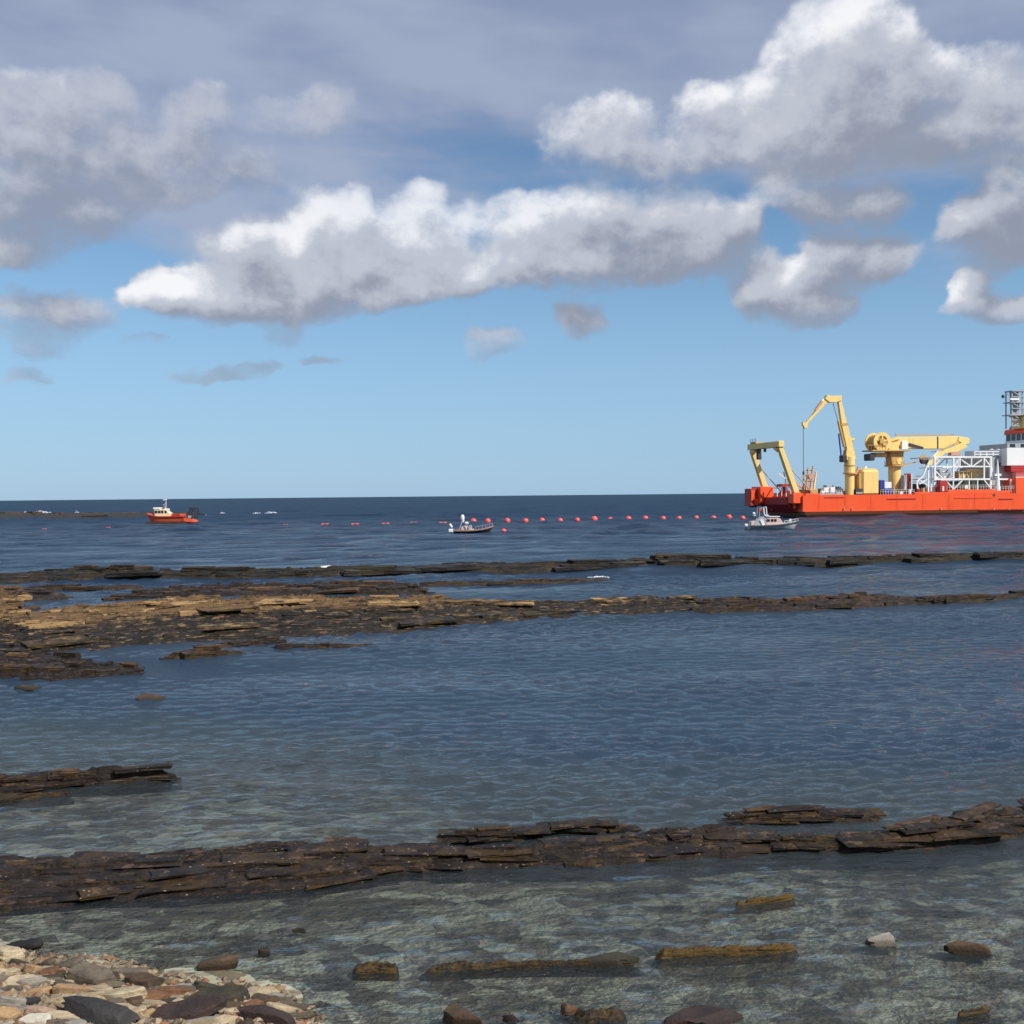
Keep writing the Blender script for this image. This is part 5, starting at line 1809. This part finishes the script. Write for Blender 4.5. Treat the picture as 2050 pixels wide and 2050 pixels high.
def Q(a, b, y=0.0, TT=None):
    return T(270 + a * 0.0828, 980 + b * 0.0828, y)


WP = [(270 + a * 0.0828, 980 + b * 0.0828) for a, b in ((1290, 640), (1150, 640), (950, 640), (780, 640), (600, 640), (480, 625), (380, 612), (285, 600))]
hull_small(T, WP, 4.2, -1, M['orange'], wb)
belt(T, WP, 4.2, -0.12, 0.18, M['redp'], wb, 'rubbing_strake')
MB().prism([(Q(1290, 700).x, -0.35), (Q(330, 700).x, -0.35), (Q(330, 740).x - 0.0, 0.42), (Q(1290, 740).x, 0.38)], -2.02, 2.02).build('boot_top', M['boot'], wb)
a = Q(500, 650)
b = Q(890, 430)
wf = MB().prism([(Q(545, 650).x, Q(545, 650).z - .3), (Q(500, 545).x, Q(500, 545).z), (Q(510, 480).x, Q(510, 480).z), (Q(760, 480).x, Q(760, 480).z), (Q(880, 570).x, Q(880, 570).z), (Q(890, 650).x, Q(890, 650).z - .3)], -1.3, 1.3).build('wheelhouse', M['cream'], wb, bevel=0.06)
MB().box(Q(495, 480).x - .1, Q(650, 480).x, -1.4, 1.4, Q(500, 480).z + .003, Q(500, 435).z).build('wheelhouse_roof', M['white'], wb, bevel=0.08)
MB().box(Q(735, 480).x, Q(815, 480).x, -1.2, 1.2, Q(740, 510).z, Q(740, 462).z).build('white_locker', M['white'], wb, bevel=0.06)
for a, b in ((520, 590), (605, 665), (680, 735), (765, 815)):
    MB().box(Q(a, 0).x, Q(b, 0).x, -1.36, -1.303, Q(0, 575).z, Q(0, 515).z).build('window', M['glass'], wf)
mst = MB().tube(Q(755, 480), Q(762, 225), 0.09, 0.06, 8).build('mast', M['white'], wb)
MB().bar(Q(690, 250), Q(780, 245), 0.25, 0.22).build('radar', M['white'], mst)
MB().bar(Q(740, 445), Q(690, 370), 0.1).build('mast_stay', M['greyp'], mst)
MB().bar(Q(690, 375), Q(760, 330), 0.16).build('mast_spreader', M['greyp'], mst)
MB().tube(Q(690, 480), Q(690, 440), 0.25, n=10).build('exhaust', M['redp'], wb)
for a0, a1, h in ((920, 960, 595), (1090, 1150, 600), (1010, 1070, 620)):
    MB().box(Q(a0, 0).x, Q(a1, 0).x, -1.2, 0.6, Q(0, 650).z, Q(0, h).z).build('deck_gear', M['redp'], wb, bevel=0.05)
belt(T, [(p[0], p[1] - 3.2) for p in WP[:3]], 4.2, 0, 0.45, M['orange'], wb, 'bulwark')
belt(T, [(p[0], p[1] - 2.0) for p in WP[5:]], 4.2, 0, 0.4, M['orange'], wb, 'bulwark')
sg = MB().bar(Q(1380, 440, -1.2), Q(1380, 440, 1.4), 0.35).build('stern_gantry', M['darkp'], wb)
for y in (-1.2, 1.4):
    MB().bar(Q(1290, 700, y), Q(1390, 440, y), 0.4).build('gantry_leg', M['darkp'], sg)
    MB().bar(Q(1390, 440, y), Q(1500, 470, y), 0.35).build('gantry_top', M['darkp'], sg)
    MB().bar(Q(1500, 470, y), Q(1490, 640, y), 0.32).build('gantry_back_leg', M['darkp'], sg)
    MB().bar(Q(1490, 640, y), Q(1400, 700, y), 0.35).build('gantry_foot', M['darkp'], sg)
MB().bar(Q(1500, 545), Q(1640, 600), 0.28).build('tow_arm', M['darkp'], sg)
MB().prism([(Q(1230, 0).x, 0.25), (Q(1480, 0).x, 0.1), (Q(1480, 0).x, 0.45), (Q(1400, 0).x, 0.9), (Q(1230, 0).x, Q(0, 690).z)], -1.9, 1.9).build('stern_platform', M['orange'], wb)
MB().box(Q(1330, 0).x, Q(1400, 0).x, -1.7, -1.2, Q(0, 690).z, Q(0, 640).z).build('gantry_motor', M['greyp'], wb)

# open boat, bow to the right
rb, T = boat_frame('open_workboat', 942, 1067.5, 'small dark open boat with white outboard amid the pink buoys')


def Q(a, b, y=0.0):
    return T(870 + a * 0.088, 1010 + b * 0.088, y)


RP = [(870 + a * 0.088, 1010 + b * 0.088) for a, b in ((440, 590), (600, 590), (760, 590), (920, 580), (1060, 565), (1180, 540), (1270, 515), (1335, 490))]
hull_small(T, RP, 2.3, 1, M['navy'], rb)
belt(T, RP, 2.3, 0.02, 0.22, M['tube'], rb, 'gunwale')
ob = MB().box(Q(315, 0).x, Q(420, 0).x, -0.3, 0.3, Q(0, 640).z, Q(0, 560).z).build('outboard_motor', M['white'], rb, bevel=0.1)
MB().bar(Q(380, 640), Q(390, 700), 0.22).build('outboard_leg', M['darkp'], ob)
MB().bar(Q(345, 440), Q(400, 520), 0.3, 0.34).build('folded_canopy', M['white'], rb, bevel=0.08)
MB().bar(Q(400, 520), Q(440, 570), 0.1).build('canopy_pole', M['greyp'], rb)
cs = MB().prism([(Q(a, b).x, Q(a, b).z) for a, b in ((600, 595), (740, 595), (740, 500), (700, 480), (610, 510))], -0.5, 0.5).build('steering_console', M['cabin pink'], rb, bevel=0.05)
fr_ = MB().bar(Q(560, 590, -0.8), Q(625, 400, -0.8), 0.09).build('roll_frame', M['greyp'], rb)
MB().bar(Q(560, 590, 0.8), Q(625, 400, 0.8), 0.09).build('frame_leg', M['greyp'], fr_)
MB().bar(Q(800, 590, -0.8), Q(720, 430, -0.8), 0.09).build('frame_leg', M['greyp'], fr_)
MB().bar(Q(800, 590, 0.8), Q(720, 430, 0.8), 0.09).build('frame_leg', M['greyp'], fr_)
MB().bar(Q(625, 400, -0.85), Q(625, 400, 0.85), 0.09).build('frame_bar', M['greyp'], fr_)
MB().lathe([(0.20, -0.2), (0.32, 0.1), (0.32, 0.5), (0.22, 0.75), (0.04, 0.82)], 12, Q(638, 345)).build('radar_dome', M['white'], fr_, True)
MB().bar(Q(645, 400), Q(670, 350), 0.26).build('dome_bracket', M['white'], fr_)
MB().prism([(Q(a, b).x, Q(a, b).z) for a, b in ((680, 440), (700, 395), (765, 395), (780, 440))], -0.55, 0.55).build('white_hood', M['white'], rb, bevel=0.08)
MB().prism([(Q(a, b).x, Q(a, b).z) for a, b in ((775, 590), (860, 590), (840, 470), (780, 480))], -0.55, 0.55).build('wind_screen', M['greyp'], rb, bevel=0.04)
MB().box(Q(795, 0).x, Q(900, 0).x, -0.7, 0.7, Q(0, 600).z, Q(0, 565).z).build('fore_locker', M['cream'], rb, bevel=0.04)
for a in (930, 1010, 1090, 1170, 1250, 1320):
    b = np.interp(a, [930, 1320], [575, 490])
    MB().tube(Q(a, b, -0.3), Q(a, b - 62, -0.3), 0.035, n=5).build('rail_post', M['greyp'], rb)
for a in range(5):
    x0, x1 = 930 + a * 80, 1010 + a * 80
    f = lambda q: np.interp(q, [930, 1330], [575, 490]) - 62
    MB().tube(Q(x0, f(x0), -0.3), Q(x1, f(x1), -0.3), 0.04, n=5).build('bow_rail', M['greyp'], rb)
MB().box(Q(480, 0).x, Q(580, 0).x, -0.8, 0.8, Q(0, 600).z, Q(0, 575).z).build('stern_bench', M['tube'], rb)

# pale cabin boat, bow to the right, under the ship's stern
cb, T = boat_frame('cabin_boat', 1540, 1060, 'small pale grey cabin boat with pinkish cabin below the ship stern')


def Q(a, b, y=0.0):
    return T(1470 + a * 0.088, 1000 + b * 0.088, y)


CP = [(1470 + a * 0.088, 1000 + b * 0.088) for a, b in ((330, 590), (500, 585), (700, 580), (900, 565), (1080, 545), (1240, 520), (1360, 498), (1470, 478))]
hull_small(T, CP, 2.8, 1, M['grey hull'], cb)
belt(T, CP, 2.8, -0.16, 0.14, M['darkp'], cb, 'rubbing_strake')
for x in (265, 372):
    o = MB().box(Q(x - 40, 0).x, Q(x + 38, 0).x, -0.5 if x < 300 else 0.1, 0.0 if x < 300 else 0.6, Q(0, 625).z, Q(0, 555).z).build('outboard_motor', M['white'], cb, bevel=0.12)
    MB().bar(Q(x, 625, -0.25 if x < 300 else 0.35), Q(x - 10, 700, -0.25 if x < 300 else 0.35), 0.3).build('outboard_leg', M['darkp'], o)
ch = MB().prism([(Q(a, b).x, Q(a, b).z) for a, b in ((690, 580), (700, 450), (780, 410), (960, 405), (1020, 440), (1090, 540), (1090, 560))], -1.0, 1.0).build('cabin', M['cabin pink'], cb, bevel=0.05)
for a, b in ((715, 775), (805, 860), (880, 930)):
    MB().box(Q(a, 0).x, Q(b, 0).x, -1.06, -1.003, Q(0, 505).z, Q(0, 450).z).build('window', M['glass'], ch)
MB().bar(Q(1022, 436, -0.0), Q(1075, 512, 0), 1.6, 0.05).build('wind_screen', M['glass'], ch)
MB().box(Q(760, 0).x, Q(1010, 0).x, -1.1, 1.1, Q(0, 402).z, Q(0, 388).z).build('cabin_roof', M['white'], ch, bevel=0.03)
MB().prism([(Q(a, b).x, Q(a, b).z) for a, b in ((410, 590), (430, 500), (560, 420), (640, 380), (700, 450), (690, 590))], -0.9, 0.9).build('cockpit_cover', M['greyp'], cb, bevel=0.06)
MB().bar(Q(585, 450, -0.95), Q(640, 575, -0.95), 0.2, 0.45).build('white_door_post', M['white'], cb)
ar = MB().bar(Q(700, 170, -0.9), Q(700, 170, 0.9), 0.14).build('radar_arch', M['white'], cb)
for y in (-0.9, 0.9):
    MB().bar(Q(700, 170, y), Q(715, 340, y), 0.14).build('arch_leg', M['white'], ar)
    MB().bar(Q(715, 340, y), Q(800, 410, y), 0.16).build('arch_foot', M['white'], ar)
    MB().bar(Q(540, 400, y), Q(560, 190, y), 0.09).build('arch_leg', M['greyp'], ar)
MB().bar(Q(560, 190, -.9), Q(700, 170, -.9), 0.09).build('arch_bar', M['greyp'], ar)
MB().lathe([(0.1, -0.35), (0.36, -0.2), (0.42, 0.1), (0.34, 0.4), (0.05, 0.5)], 12, Q(595, 255)).build('pink_float', M['redp'], cb, True)
MB().bar(Q(440, 290), Q(468, 380), 0.34, 0.4).build('white_locker', M['white'], cb, bevel=0.08)
MB().bar(Q(468, 380), Q(475, 470), 0.1).build('locker_post', M['darkp'], cb)
MB().box(Q(355, 0).x, Q(440, 0).x, -0.9, 0.9, Q(0, 590).z, Q(0, 490).z).build('stern_locker', M['cabin pink'], cb, bevel=0.06)
for a in (1130, 1210, 1290, 1370, 1440):
    b = np.interp(a, [1080, 1470], [545, 478])
    MB().tube(Q(a, b, -0.3), Q(a, b - 50, -0.3), 0.03, n=5).build('rail_post', M['white'], cb)
for k in range(4):
    x0, x1 = 1130 + k * 78, 1208 + k * 78
    f = lambda q: np.interp(q, [1080, 1470], [545, 478]) - 50
    MB().tube(Q(x0, f(x0), -0.3), Q(x1, f(x1), -0.3), 0.035, n=5).build('bow_rail', M['white'], cb)
MB().bar(Q(1265, 520), Q(1275, 440), 0.25).build('bow_post', M['white'], cb)

# ------------------------------------------------------------------ buoys and floating cable
M['buoy'] = paint('pink red buoy', (0.85, 0.10, 0.085), 0.4, 0.2, (0.35, 0.06, 0.06), 2.0)
M['buoy2'] = paint('faded red float', (0.55, 0.12, 0.12), 0.5, 0.2, (0.25, 0.06, 0.06), 2.0)
bm_me = MB().lathe([(0.12, -0.55), (0.42, -0.42), (0.62, -0.10), (0.66, 0.22), (0.56, 0.55), (0.34, 0.78), (0.12, 0.86)], 16).mesh('buoy', True)
bm_me.materials.append(M['buoy'])
cap_me = MB().lathe([(0.13, 0.855), (0.13, 0.98), (0.05, 1.02)], 10).mesh('lifting_eye')
cap_me.materials.append(M['darkp'])
ORD = ['first', 'second', 'third', 'fourth', 'fifth', 'sixth', 'seventh', 'eighth', 'ninth', 'tenth', 'eleventh', 'twelfth', 'thirteenth', 'fourteenth', 'fifteenth', 'sixteenth', 'seventeenth']
row = list(zip((748, 808, 893, 970, 1042, 1120, 1194, 1266, 1335, 1412, 1485, 1562, 1630, 1704, 1778, 1845, 1905), (135, 135, 133, 132, 131, 130, 129, 127, 126, 124, 123, 122, 122, 121, 121, 118, 120)))
line = []


def buoy(px, py, label, sc=1.0):
    g = at(px, py + 3.4, 0)
    o = link('buoy', bm_me, None)
    q = random.Random(int(px * 7))
    o.location = (g.x, g.y, q.uniform(0.0, 0.16))
    o.rotation_euler = (q.uniform(-.3, .3), q.uniform(-.3, .3), 0)
    sc *= q.uniform(0.95, 1.12)
    o.scale = (sc, sc, sc)
    c = link('lifting_eye', cap_me, None, o)
    tag(o, label, 'buoy', 'pink buoys on the water')
    return g


for k, (zx, zy) in enumerate(reversed(row)):
    px, py = 600 + zx * 0.4658, 980 + zy * 0.4658
    line.append(buoy(px, py, ORD[k] + ' pink buoy of the floating row counted from the ship', 0.92 + 0.12 * ((k * 7) % 5) / 4))
buoy(1009, 1063, 'single small pink buoy off the bow of the dark open boat', 0.62)
fl_me = MB().tube((-0.85, 0, 0.05), (0.85, 0, 0.05), 0.26, n=12).mesh('float', True)
fl_me.materials.append(M['buoy2'])
bd_me = MB().tube((-0.12, 0, 0.05), (0.12, 0, 0.05), 0.285, n=12).mesh('band', True)
bd_me.materials.append(M['darkp'])
fl = [(887, 1047), (829, 1047), (772, 1049), (711, 1050), (651, 1050), (572, 1050), (466, 1048), (217, 1056), (89, 1059)]
for k, (px, py) in enumerate(fl):
    g = at(px, py + 1, 0)
    o = link('cable_float', fl_me, None)
    o.location = (g.x, g.y, 0.08)
    o.rotation_euler = (0, 0, 0.1 * math.sin(k * 2.3))
    s = 0.95 if k < 5 else 0.5
    o.scale = (s, s, s)
    link('band', bd_me, None, o)
    tag(o, ORD[k] + ' low red cable float counted leftward from the dark open boat', 'float', 'low red floats left of the buoys')
    line.append(g)
cb_m = MB()
start = SP(1590, 1034, 6)
pts = [Vector((SO.x - 3, SO.y + 4, 0.05))] + [Vector((g.x, g.y, 0.04)) for g in line[:22]]
for k in range(len(pts) - 1):
    cb_m.tube(pts[k], pts[k + 1], 0.07, n=6)
tag(cb_m.build('floating_cable', M['cable'], None), 'black cable floating on the water under the row of buoys', 'cable')
